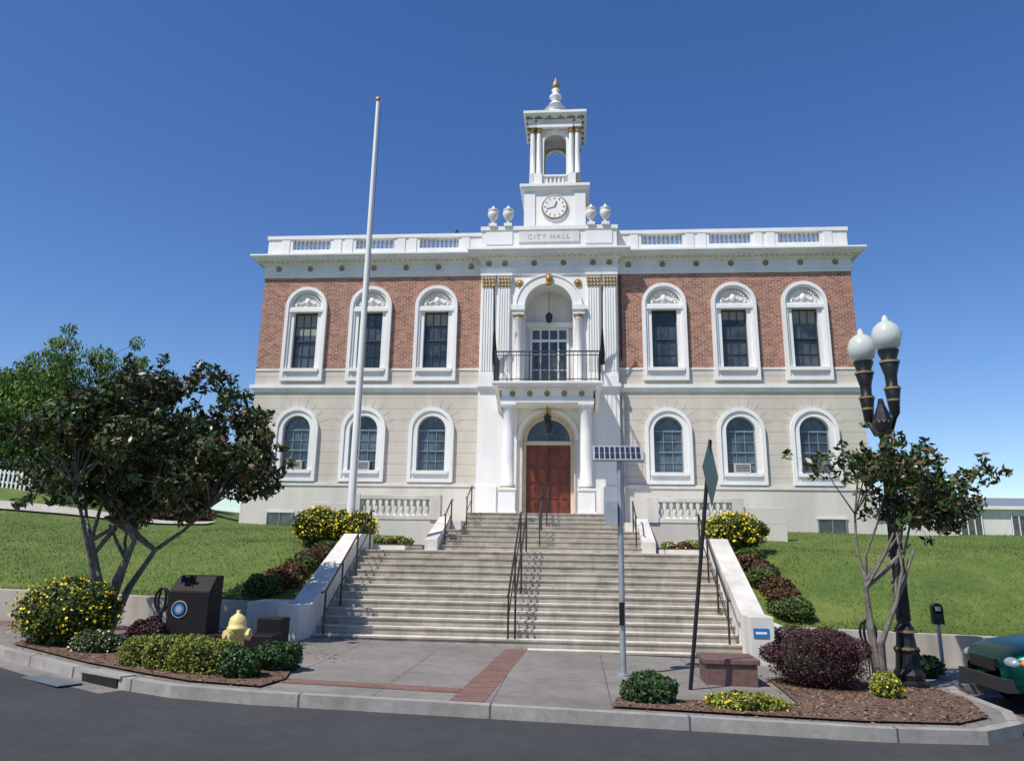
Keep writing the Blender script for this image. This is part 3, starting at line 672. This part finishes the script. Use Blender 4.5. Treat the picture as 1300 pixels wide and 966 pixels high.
for s_ in (-1,1):
    rw=B()
    segs=[4.66,8,12,16,20,30,45,60]
    for a,c in zip(segs[:-1],segs[1:]):
        A,C=sorted((s_*a,s_*c))
        rw.hexa([(A,-13.7,zg(A)-.4),(C,-13.7,zg(C)-.4),(C,-13.38,zg(C)-.4),(A,-13.38,zg(A)-.4)],[(A,-13.7,zg(A)+.56),(C,-13.7,zg(C)+.56),(C,-13.38,zg(C)+.56),(A,-13.38,zg(A)+.56)],WALLC)
    rw.done('retaining_wall')
pb=B(); P=[(-42,-4.5),(-26,-3.6),(-18,-2.6),(-12.6,-1.0)]
for a,c in zip(P[:-1],P[1:]):
    n=12
    for i in range(n):
        f0,f1=i/n,(i+1)/n
        for o0,o1 in ((-.8,0),(0,.8)):
            q=[]
            for f,o_ in ((f0,o0),(f1,o0),(f1,o1),(f0,o1)):
                x=a[0]+(c[0]-a[0])*f; y=a[1]+(c[1]-a[1])*f+o_; q.append((x,y,lawn(x,y)+.07))
            pb.add(q,[(0,1,2,3)],PAVE)
pb.done('footpath')
fe=B()
for k in range(40):
    x=-30+.2*k; z=lawn(x,1.5); fe.box(x-.04,x+.04,1.48,1.52,z-.05,z+.75,WHITE)
for zz in (.2,.6): 
    for k in range(8): fe.hexa([(-30+k,1.52,lawn(-30+k,1.5)+zz),(-29+k,1.52,lawn(-29+k,1.5)+zz),(-29+k,1.56,lawn(-29+k,1.5)+zz),(-30+k,1.56,lawn(-30+k,1.5)+zz)],[(-30+k,1.52,lawn(-30+k,1.5)+zz+.08),(-29+k,1.52,lawn(-29+k,1.5)+zz+.08),(-29+k,1.56,lawn(-29+k,1.5)+zz+.08),(-30+k,1.56,lawn(-30+k,1.5)+zz+.08)],WHITE)
fe.done('picket_fence')
# ------------------------------------------------------------------ vegetation
def bush(name,c,r,n,size,lm,flower=None,nf=0,fs=.03,asp=.6,lumps=9):
    e=empty(name,c)
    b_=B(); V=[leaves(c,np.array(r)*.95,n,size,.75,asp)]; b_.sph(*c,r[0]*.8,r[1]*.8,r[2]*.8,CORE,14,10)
    for k in range(lumps):
        a=random.uniform(0,2*math.pi); el=random.uniform(0,1.2); cc=(c[0]+r[0]*.8*math.cos(a)*math.cos(el),c[1]+r[1]*.8*math.sin(a)*math.cos(el),c[2]+r[2]*.8*math.sin(el))
        V.append(leaves(cc,np.array(r)*random.uniform(.25,.45),n//6,size,.5,asp))
    mi=[np.zeros(sum(v.shape[0] for v in V))]
    mats=[lm]
    if flower:
        f=leaves(c,np.array(r)*1.08,nf,fs,.92,1.0); f=f[f[:,0,2]>c[2]-r[2]*.5]; V.append(f); mi.append(np.ones(f.shape[0])); mats.append(flower)
    V=np.concatenate(V); mi=np.concatenate(mi)
    keep=V[:,:,2].min(1)>c[2]-r[2]*1.0; V=V[keep]; mi=mi[keep]
    fastmesh('foliage',V,4,mats,mi,e); b_.done('inner_branches',e)
ez=zg
bush('flowering_bush',(-7.55,-17.2,ez(-7.5)+.50),(.84,.7,.56),5500,.035,L_BUSH,F_YEL,900,.024)
bush('flowering_bush',(-5.95,-9.0,2.62),(.68,.7,.52),4500,.04,L_BUSH,F_YEL,900,.030)
bush('flowering_bush',(-5.05,-8.9,2.6),(.65,.7,.46),4500,.04,L_BUSH,F_YEL,900,.030)
bush('flowering_bush',(5.2,-8.9,2.62),(.85,.7,.52),4500,.04,L_BUSH,F_YEL,1100,.030)
bush('burgundy_bush',(4.75,-17.3,ez(4.7)+.40),(.78,.7,.47),9000,.022,L_RED,asp=.4)
bush('burgundy_shrub',(-6.05,-17.2,ez(-6)+.24),(.34,.3,.27),2000,.025,L_RED)
bush('white_flower_shrub',(-6.55,-17.9,ez(-6.4)+.14),(.38,.25,.2),1200,.025,L_BUSH,F_WHT,120,.016)
hz=ez(-4.6); e=empty('boxwood_hedge',(-4.65,-19.1,hz)); V=[]
for (cx_,cy_,w_,d_,h_) in ((-5.05,-18.8,.42,.30,.42),(-4.6,-18.95,.42,.32,.45),(-4.15,-19.1,.42,.32,.42)):
    m_=5200; q=rng.uniform(-1,1,(m_,3)); ax=rng.integers(0,3,m_); sg=np.sign(rng.normal(size=m_)); q[np.arange(m_),ax]=sg*rng.uniform(.86,1.05,m_)
    rr=np.linalg.norm(q,axis=1)[:,None]; q=q/np.maximum(1,rr/1.32)
    c_=np.array([cx_,cy_,hz+h_/2])+q*np.array([w_,d_,h_/2])
    nr=rng.normal(size=(m_,3)); nr/=np.linalg.norm(nr,axis=1)[:,None]; t=np.cross(nr,rng.normal(size=(m_,3))); t/=np.linalg.norm(t,axis=1)[:,None]; u=np.cross(nr,t)
    V.append(np.stack([c_-t*.022,c_+u*.013,c_+t*.022,c_-u*.013],1))
fastmesh('foliage',np.concatenate(V),4,[L_BOX],None,e)
b_=B()
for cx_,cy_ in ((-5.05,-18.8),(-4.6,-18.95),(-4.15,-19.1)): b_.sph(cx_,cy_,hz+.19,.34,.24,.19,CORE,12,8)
b_.done('inner_branches',e)
bush('green_shrub',(-3.35,-18.5,ez(-3.3)+.17),(.4,.35,.24),2500,.03,L_DARK)
bush('green_shrub',(-3.55,-19.3,ez(-3.3)+.16),(.30,.28,.24),1900,.03,L_DARK)
bush('green_shrub',(2.0,-19.4,ez(2)+.13),(.38,.3,.22),2500,.028,L_DARK)
bush('green_shrub',(7.0,-15.5,ez(7)+.16),(.4,.3,.2),2000,.03,L_DARK)
bush('yellow_flower_shrub',(3.2,-19.5,ez(3)+.06),(.5,.3,.13),1500,.028,L_BOX,F_YEL,160,.018)
bush('yellow_flower_shrub',(5.5,-18.0,ez(5)+.14),(.22,.28,.18),1200,.028,L_BOX,F_YEL,120,.018)
for s_ in (-1,1):
    for k in range(7):
        f=k/6; y=-9.8-3.1*f; x=s_*(5.25+.45*f+random.uniform(-.18,.18)); z=lawn(x,y)
        rr_=random.uniform(.8,1.2); bush('rusty_groundcover',(x,y,z+.12),(.42*rr_,.40,.26*rr_),1300,.035,L_RUST if k%3 else L_BUSH,lumps=6)
    for k in range(5):
        x=s_*(3.5+.38*k); bush('bedding_plants',(x,-9.2+random.uniform(-.2,.6),2.25),(.22,.22,.12),500,.03,L_RUST if k%2 else L_BOX,F_YEL if k%2 else F_WHT,60,.02,lumps=3)
def tree(name,base,crown,rad,nclump,clr,leafn,lsize,lm,stems,tr,spread,forkz,asp=.42,low=.0,droop=0,surf=.25):
    e=empty(name,base); br=B(); V=[]
    cl=[]; tries=0
    while len(cl)<nclump and tries<6000:
        tries+=1
        d=Vector((random.gauss(0,1),random.gauss(0,1),random.gauss(0,1))).normalized(); r_=random.random()**.45
        p=Vector(crown)+Vector((d.x*rad[0],d.y*rad[1],d.z*rad[2]))*r_*random.uniform(.85,1.08)
        if all((p-q).length>clr*.75 for q in cl): cl.append(p)
    bx=Vector(base); st_=[]
    for k in range(stems):
        a=2*math.pi*k/stems+.5; f=Vector(base)+Vector((spread*math.cos(a),spread*math.sin(a)*.8,forkz-base[2]+random.uniform(-.15,.25)))
        mid=bx.lerp(f,.5)+Vector((random.uniform(-.08,.08)-spread*.15*math.cos(a),random.uniform(-.08,.08),random.uniform(0,.1)))
        f=f+(Vector((crown[0],crown[1],f.z))-f)*.15
        br.tube([bx+Vector((.03*math.cos(a),.03*math.sin(a),-.1)),mid,f],[tr,tr*.75,tr*.55],BARK,8); st_.append(f)
    sec=[]
    for f in st_:
        for j in range(3):
            near=sorted(cl,key=lambda q:(q-f).length)[:max(6,len(cl)//2)]; t=random.choice(near)
            g=f.lerp(t,.5)+Vector((random.uniform(-.1,.1),random.uniform(-.1,.1),random.uniform(.0,.15)))
            m_=f.lerp(g,.5)+Vector((random.uniform(-.07,.07),random.uniform(-.07,.07),random.uniform(-.05,.05)))
            br.tube([f,m_,g],[tr*.5,tr*.38,tr*.3],BARK,6); sec.append(g)
    for p in cl:
        f=min(sec+st_,key=lambda q:(q-p).length+(.5 if q.z>p.z else 0))
        m_=f.lerp(p,.55)+Vector((random.uniform(-.1,.1),random.uniform(-.1,.1),random.uniform(-.02,.12)))
        br.tube([f,m_,p],[tr*.24,tr*.16,tr*.07],BARK,5)
        k=random.uniform(.65,1.3)
        V.append(leaves(p,(clr*k,clr*k,clr*k*.8),int(leafn*k*k),lsize,surf,asp,droop=droop))
        for j in range(3):
            q=p+Vector((random.gauss(0,1),random.gauss(0,1),random.gauss(0,.8)))*clr*.8
            br.tube([p,q],[tr*.07,tr*.03],BARK,4); V.append(leaves(q,(clr*.35,)*3,int(leafn*.14),lsize,.1,asp,droop=droop))
    fastmesh('crown',np.concatenate(V),4,[lm],None,e); br.done('trunk_and_limbs',e)
tree('magnolia_tree',(-7.6,-15.9,.45),(-7.1,-15.8,3.98),(2.38,1.8,1.55),88,.36,190,.078,L_MAG,5,.085,.75,1.9)
tree('magnolia_tree',(5.75,-17.2,.12),(6.42,-17.1,3.35),(1.5,1.1,.80),32,.28,95,.068,L_MAG,4,.06,.35,1.5)
tree('willow_tree',(-29,12,3.8),(-29.5,12,9.4),(5.2,4.5,3.9),60,1.3,650,.16,L_WIL,4,.35,1.5,6.4,asp=.3,droop=.6)
tree('willow_tree',(-38,9,3.8),(-38,9,8.8),(5,4.5,3.8),45,1.3,600,.17,L_WIL,4,.35,1.5,6.4,asp=.3,droop=.6)
tree('background_tree',(-20.5,9,3.8),(-20.5,9,5.9),(3.4,2.5,2.0),26,.9,420,.12,L_DARK,3,.2,.8,4.7)
tree('background_tree',(-25,16,3.9),(-25,16,6.4),(4.2,3,2.4),26,1.1,420,.14,L_DARK,3,.2,.8,5)
tree('background_tree',(-16.5,13,3.2),(-16.5,13,7.0),(2.2,2.2,2.6),22,.8,420,.12,L_DARK,3,.2,.6,4.7)
tree('background_tree',(33,13,2.6),(33,13,4.6),(1.6,1.4,1.4),12,.5,120,.08,L_BUSH,3,.1,.4,3.4)
tree('background_tree',(30,40,2.6),(30,40,6.2),(3,2.4,2.2),16,1.0,300,.14,L_DARK,3,.15,.6,4.4)
for x,y,h_ in ((-15,0,.5),(-18,2,.7),(-21,3,.7),(-24,3,.8),(-28,4,.9),(-14.2,-.6,.4),(-33,4,.9)):
    z=lawn(x,y); bush('hillside_shrub',(x,y,z+h_*.7),(1.4,.9,h_),2500,.07,L_DARK if x<-17 else L_RUST)
# ------------------------------------------------------------------ neighbour
nb=B()
nb.box(23,48,20,34,1.5,4.9,WHITE2); nb.box(22.7,48.3,19.7,34.3,4.9,5.1,WHITE)
nb.hexa([(23,20.5,5.1),(48,20.5,5.1),(48,34,5.1),(23,34,5.1)],[(25,26,6.0),(46,26,6.0),(46,29,6.0),(25,29,6.0)],ROOFM)
for x in (24.2,27.2,30.5,34):
    nb.box(x,x+1.3,19.95,19.99,3.4,4.5,GLASS)
    for k in (0,.42,.85,1.26): nb.box(x+k,x+k+.05,19.9,19.949,3.38,4.52,WHITE)
nb.done('white_bungalow')
# ------------------------------------------------------------------ street furniture
e=empty('flagpole',(-5.1,-9,2.2)); b_=B()
b_.lathe(-5.1,-9,2.1,[(.16,0),(.16,.3),(.13,.4),(.12,.6),(.055,13.6)],WHITE,16)
b_.sph(-5.1,-9,15.78,.09,.09,.09,GOLD,12,8)
b_.tube([(-5.0,-9.1,3.4),(-4.98,-9.08,15.5)],.008,BLACK,4)
b_.box(-5.02,-4.96,-9.16,-9.1,3.3,3.5,GALV)
b_.done('pole',e)
LX,LY=6.3,-16.8; z0=zg(LX); e=empty('street_lamp',(LX,LY,z0)); b_=B()
b_.lathe(LX,LY,z0,[(.28,0),(.28,.08),(.22,.12),(.24,.2),(.19,.28),(.17,.5),(.2,.56),(.15,.62),(.13,.8),(.16,.86),(.10,.95),(.085,2.6),(.075,3.7),(.10,3.75),(.10,3.82),(.07,3.9),(.14,4.05),(.17,4.2),(.12,4.35),(.06,4.5),(.04,4.6)],BLACK,12,False)
for k in range(12):
    a=2*math.pi*k/12; b_.tube([(LX+.098*math.cos(a),LY+.098*math.sin(a),z0+1.0),(LX+.08*math.cos(a),LY+.08*math.sin(a),z0+3.65)],.012,BLACK,4)
for h_ in (.58,.84,3.78,4.2): b_.lathe(LX,LY,z0+h_-.02,[(.165 if h_>3.9 else .11 if h_>3 else .19,0),(.165 if h_>3.9 else .11 if h_>3 else .19,.035)],BRONZE,14)
for dx,dy in ((.05,-.42),(-.07,.42)):
    gx_,gy_=LX+dx,LY+dy
    b_.tube([(LX,LY,z0+4.0),(LX+dx*.6,LY+dy*.6,z0+4.02),(gx_,gy_,z0+4.25)],[.05,.04,.045],BLACK,8)
    b_.lathe(gx_,gy_,z0+4.2,[(.03,0),(.08,.08),(.10,.3),(.13,.5),(.09,.56),(.10,.72),(.16,.95),(.12,1.0),(.17,1.12),(.17,1.16)],BLACK,12)
    for h_,r_ in ((.5,.135),(.95,.165),(.3,.105)): b_.lathe(gx_,gy_,z0+4.2+h_-.02,[(r_,0),(r_,.035)],BRONZE,12)
    b_.lathe(gx_,gy_,z0+5.36,[(.12,0),(.19,.05),(.235,.17),(.24,.28),(.20,.40),(.12,.48),(.06,.50),(.05,.56),(.03,.6),(.005,.62)],GLOBE,24)
b_.done('post',e)
SX,SY=1.8,-17.2; z0=zg(SX); e=empty('solar_powered_signpost',(SX,SY,z0)); b_=B()
b_.lathe(SX,SY,z0,[(.05,0),(.045,3.4)],GALV,10); b_.lathe(SX,SY,z0,[(.12,0),(.12,.03)],GALV,10)
b_.M=Matrix.Translation((SX-.02,SY,z0+3.48))@Matrix.Rotation(math.radians(50),4,'X')
b_.box(-.42,.42,-.17,.17,-.02,.02,GALV)
for i in range(9):
    for j in range(2):
        b_.box(-.39+.087*i,-.325+.087*i,-.145+.15*j,-.01+.15*j,.021,.026,SOLAR); b_.box(-.39+.087*i,-.325+.087*i,-.145+.15*j,-.01+.15*j,-.026,-.021,SOLAR)
b_.M=Matrix.Identity(4)
b_.box(SX-.24,SX-.05,SY-.12,SY+.12,z0+2.3,z0+2.68,GALV)
b_.box(SX-.05,SX+.03,SY-.09,SY-.05,z0+.75,z0+1.1,BLACK)
b_.done('post_and_panel',e)
GX,GY=2.7,-18.2; z0=zg(GX); e=empty('traffic_sign',(GX,GY,z0)); b_=B(); tx=.45/3.6
b_.tube([(GX,GY,z0),(GX+tx*3.6,GY,z0+3.6)],.030,BLACK,8)
b_.M=Matrix.Translation((GX+.38,GY-.04,z0+3.1))@Matrix.Rotation(math.radians(68),4,'Z')@Matrix.Rotation(math.radians(4),4,'Y')
r_=.53; V4=[(-r_,0,0),(0,0,-r_),(r_,0,0),(0,0,r_)]
b_.add([(a,-.05,c) for a,_,c in V4]+[(a,-.046,c) for a,_,c in V4],[(0,1,2,3),(7,6,5,4),(0,1,5,4),(1,2,6,5),(2,3,7,6),(3,0,4,7)],SIGNB)
b_.M=Matrix.Identity(4); b_.done('post_and_plate',e)
MX,MY=7.5,-15.2; z0=zg(MX); e=empty('parking_meter',(MX,MY,z0)); b_=B()
b_.lathe(MX,MY,z0,[(.07,0),(.07,.03),(.035,.04),(.035,.85),(.05,.86)],GALV,10)
b_.box(MX-.09,MX+.09,MY-.06,MY+.06,z0+.86,z0+1.12,BLACK); b_.disc(MX,MY+.06,z0+1.13,.09,.12,BLACK,20); b_.box(MX-.05,MX+.05,MY-.065,MY-.06,z0+1.08,z0+1.16,GALV)
b_.done('meter',e,.008)
HX,HY=-4.22,-17.95; z0=zg(HX); e=empty('fire_hydrant',(HX,HY,z0)); b_=B()
b_.lathe(HX,HY,z0,[(.18,0),(.18,.05),(.125,.06),(.12,.46),(.155,.47),(.155,.51),(.135,.52),(.135,.57),(.115,.65),(.05,.70),(.03,.71),(.03,.76)],YEL,16)
for a in (0,120,240):
    b_.M=Matrix.Translation((HX,HY,z0+.40))@Matrix.Rotation(math.radians(a-25),4,'Z')
    b_.disc(0,-.05,0,.075,.12,YEL,12); b_.disc(0,-.17,0,.09,.04,YEL,8); b_.disc(0,-.21,0,.03,.03,YEL,5)
b_.M=Matrix.Identity(4); b_.done('hydrant_body',e)
MX,MY=-5.45,-16.9; z0=zg(MX); e=empty('granite_monument',(MX,MY,z0)); b_=B()
b_.box(MX-.36,MX+.36,MY-.25,MY+.25,z0-.05,z0+.95,GRANITE)
b_.hexa([(MX-.36,MY-.25,z0+.95),(MX+.36,MY-.25,z0+.95),(MX+.36,MY+.25,z0+.95),(MX-.36,MY+.25,z0+.95)],[(MX-.3,MY-.02,z0+1.2),(MX+.36,MY-.02,z0+1.2),(MX+.36,MY+.25,z0+1.2),(MX-.3,MY+.25,z0+1.2)],GRANITE)
b_.disc(MX-.14,MY-.25,z0+.66,.14,.012,GALV,24); b_.disc(MX-.14,MY-.262,z0+.66,.12,.006,GRANITE,24); b_.disc(MX-.14,MY-.268,z0+.66,.09,.006,BLUE,24); b_.disc(MX-.14,MY-.274,z0+.66,.06,.004,GALV,6)
b_.box(MX+.362,MX+1.5,MY-.22,MY+.3,z0-.05,z0+.27,GRANITE); b_.box(MX+1.0,MX+1.45,MY+.302,MY+.7,z0-.05,z0+.5,GRANITE)
b_.done('stone',e,.015)
for x,y in ((-6.2,-16.6),(5.9,-16.3)):
    z0=zg(x); e=empty('ring_bollard',(x,y,z0)); b_=B(); b_.lathe(x,y,z0,[(.09,0),(.09,.04),(.04,.06),(.04,.55)],BLACK,10)
    for rx in (.13,.065): b_.tube([(x+rx*math.cos(t),y,z0+.75+.2*math.sin(t)) for t in np.linspace(0,2*math.pi,18,endpoint=False)],.022,BLACK,6,True)
    b_.done('bollard',e)
x,y=3.4,-17.3; z0=zg(x); b_=B(); b_.box(x-.38,x+.38,y-.36,y+.36,z0-.05,z0+.30,REDST); b_.box(x-.42,x+.42,y-.40,y+.40,z0+.30,z0+.38,REDST); b_.done('stone_seat',None,.015)
b_=B(); b_.box(4.28,4.56,-15.118,-15.104,.62,.78,BLUE); b_.box(4.32,4.52,-15.121,-15.118,.68,.72,WHITE); b_.done('notice_plate')
# ------------------------------------------------------------------ car
CX,CY=7.25,-17.2; zc=zg(CX+2)-.15; e=empty('parked_car',(CX,CY,zc)); cb_=B()
S=[(0,.42,.66,.50),(.05,.34,.80,.68),(.16,.28,.90,.78),(.4,.24,.98,.85),(.8,.22,1.04,.88),(1.3,.22,1.09,.89),(1.7,.22,1.12,.9),(3.0,.22,1.12,.9),(4.2,.22,1.10,.89),(4.65,.27,1.04,.84),(4.82,.37,.9,.72)]
nS=28; V=[];F=[]
for x,zb,ztp,hw in S:
    for k in range(nS):
        a=2*math.pi*k/nS+math.pi/nS; c_,s2=math.cos(a),math.sin(a); p=.42
        V.append((CX+x,CY+hw*math.copysign(abs(c_)**p,c_),zc+(zb+ztp)/2+(ztp-zb)/2*math.copysign(abs(s2)**p,s2)))
for j in range(len(S)-1):
    for k in range(nS): F.append((j*nS+k,j*nS+(k+1)%nS,(j+1)*nS+(k+1)%nS,(j+1)*nS+k))
F.append(tuple(range(nS))); F.append(tuple(range(len(V)-nS,len(V)))); cb_.add(V,F,CARP,True)
def tri(x0,x1,x2,x3,zb,zt_,w0,w1,mat): cb_.hexa([(CX+x0,CY-w0,zc+zb),(CX+x3,CY-w0,zc+zb),(CX+x3,CY+w0,zc+zb),(CX+x0,CY+w0,zc+zb)],[(CX+x1,CY-w1,zc+zt_),(CX+x2,CY-w1,zc+zt_),(CX+x2,CY+w1,zc+zt_),(CX+x1,CY+w1,zc+zt_)],mat)
tri(1.35,2.1,4.1,4.6,1.07,1.60,.82,.68,GLASS); tri(2.05,2.2,4.0,4.12,1.60,1.67,.69,.62,CARP)
for xx in (2.2,3.2,4.1): cb_.hexa([(CX+xx-.06,CY-.835,zc+1.06),(CX+xx+.06,CY-.835,zc+1.06),(CX+xx+.06,CY+.835,zc+1.06),(CX+xx-.06,CY+.835,zc+1.06)],[(CX+xx-.04,CY-.69,zc+1.61),(CX+xx+.04,CY-.69,zc+1.61),(CX+xx+.04,CY+.69,zc+1.61),(CX+xx-.04,CY+.69,zc+1.61)],CARP)
for x in (.95,3.85):
    for sy in (-1,1):
        yo=CY+sy*.88
        cb_.disc(CX+x,yo+(.02 if sy<0 else .04),zc+.38,.43,.04,BLACK,28)
        cb_.disc(CX+x,yo+(.12 if sy<0 else .07),zc+.36,.36,.19,RUB,28); cb_.disc(CX+x,yo-(.07 if sy<0 else -.09),zc+.36,.22,.02,GALV,20)
for sy in (-1,1):
    cb_.sph(CX+.15,CY+sy*.62,zc+.74,.13,.15,.085,LENS,14,10); cb_.sph(CX+.30,CY+sy*.785,zc+.75,.15,.06,.07,AMB,12,8)
cb_.box(CX-.06,CX+.2,CY-.70,CY+.70,zc+.34,zc+.52,RUB); cb_.box(CX-.012,CX+.1,CY-.38,CY+.38,zc+.60,zc+.76,BLACK)
for sy in (-1,1): cb_.sph(CX+1.6,CY+sy*.98,zc+1.15,.07,.10,.07,CARP,10,8)
cb_.done('body',e)
# ------------------------------------------------------------------ light
to_sun=Vector((-.56,-.60,1.18)).normalized(); el=math.asin(to_sun.z); az=math.atan2(to_sun.x,to_sun.y)
w=bpy.data.worlds.new('World'); sc.world=w; w.use_nodes=True; nt=w.node_tree; bg=nt.nodes['Background']
sk=nt.nodes.new('ShaderNodeTexSky'); sk.sky_type='NISHITA'; sk.sun_disc=False; sk.sun_elevation=el; sk.sun_rotation=az
sk.air_density=1.0; sk.dust_density=.1; sk.ozone_density=3.5; sk.altitude=50
hs=nt.nodes.new('ShaderNodeHueSaturation'); hs.inputs['Hue'].default_value=.512; hs.inputs['Saturation'].default_value=1.22; nt.links.new(sk.outputs[0],hs.inputs['Color'])
nt.links.new(hs.outputs[0],bg.inputs[0]); bg.inputs[1].default_value=.135
sl=bpy.data.lights.new('sun','SUN'); sl.energy=4.9; sl.angle=math.radians(.5); sl.color=(1,.95,.87)
so=bpy.data.objects.new('sun',sl); sc.collection.objects.link(so); so.rotation_euler=(-to_sun).to_track_quat('-Z','Y').to_euler(); so.location=(-20,-30,40)
# ------------------------------------------------------------------ camera
ya,pi_,ro=.084,.255,.016
Fv=Vector((-math.sin(ya)*math.cos(pi_),math.cos(ya)*math.cos(pi_),math.sin(pi_))); R0=Vector((math.cos(ya),math.sin(ya),0)); U0=R0.cross(Fv)
R=R0*math.cos(ro)+U0*math.sin(ro); U=-R0*math.sin(ro)+U0*math.cos(ro)
cd=bpy.data.cameras.new('camera'); cd.sensor_width=36; cd.lens=991/1300*36; cd.shift_y=-44/1300; cd.clip_end=2000
co=bpy.data.objects.new('camera',cd); sc.collection.objects.link(co)
Mx=Matrix((R,U,-Fv)).transposed().to_4x4(); Mx.translation=(1.078,-30.491,2.1); co.matrix_world=Mx
sc.camera=co
sc.view_settings.view_transform='Standard'; sc.view_settings.look='None'; sc.view_settings.exposure=0
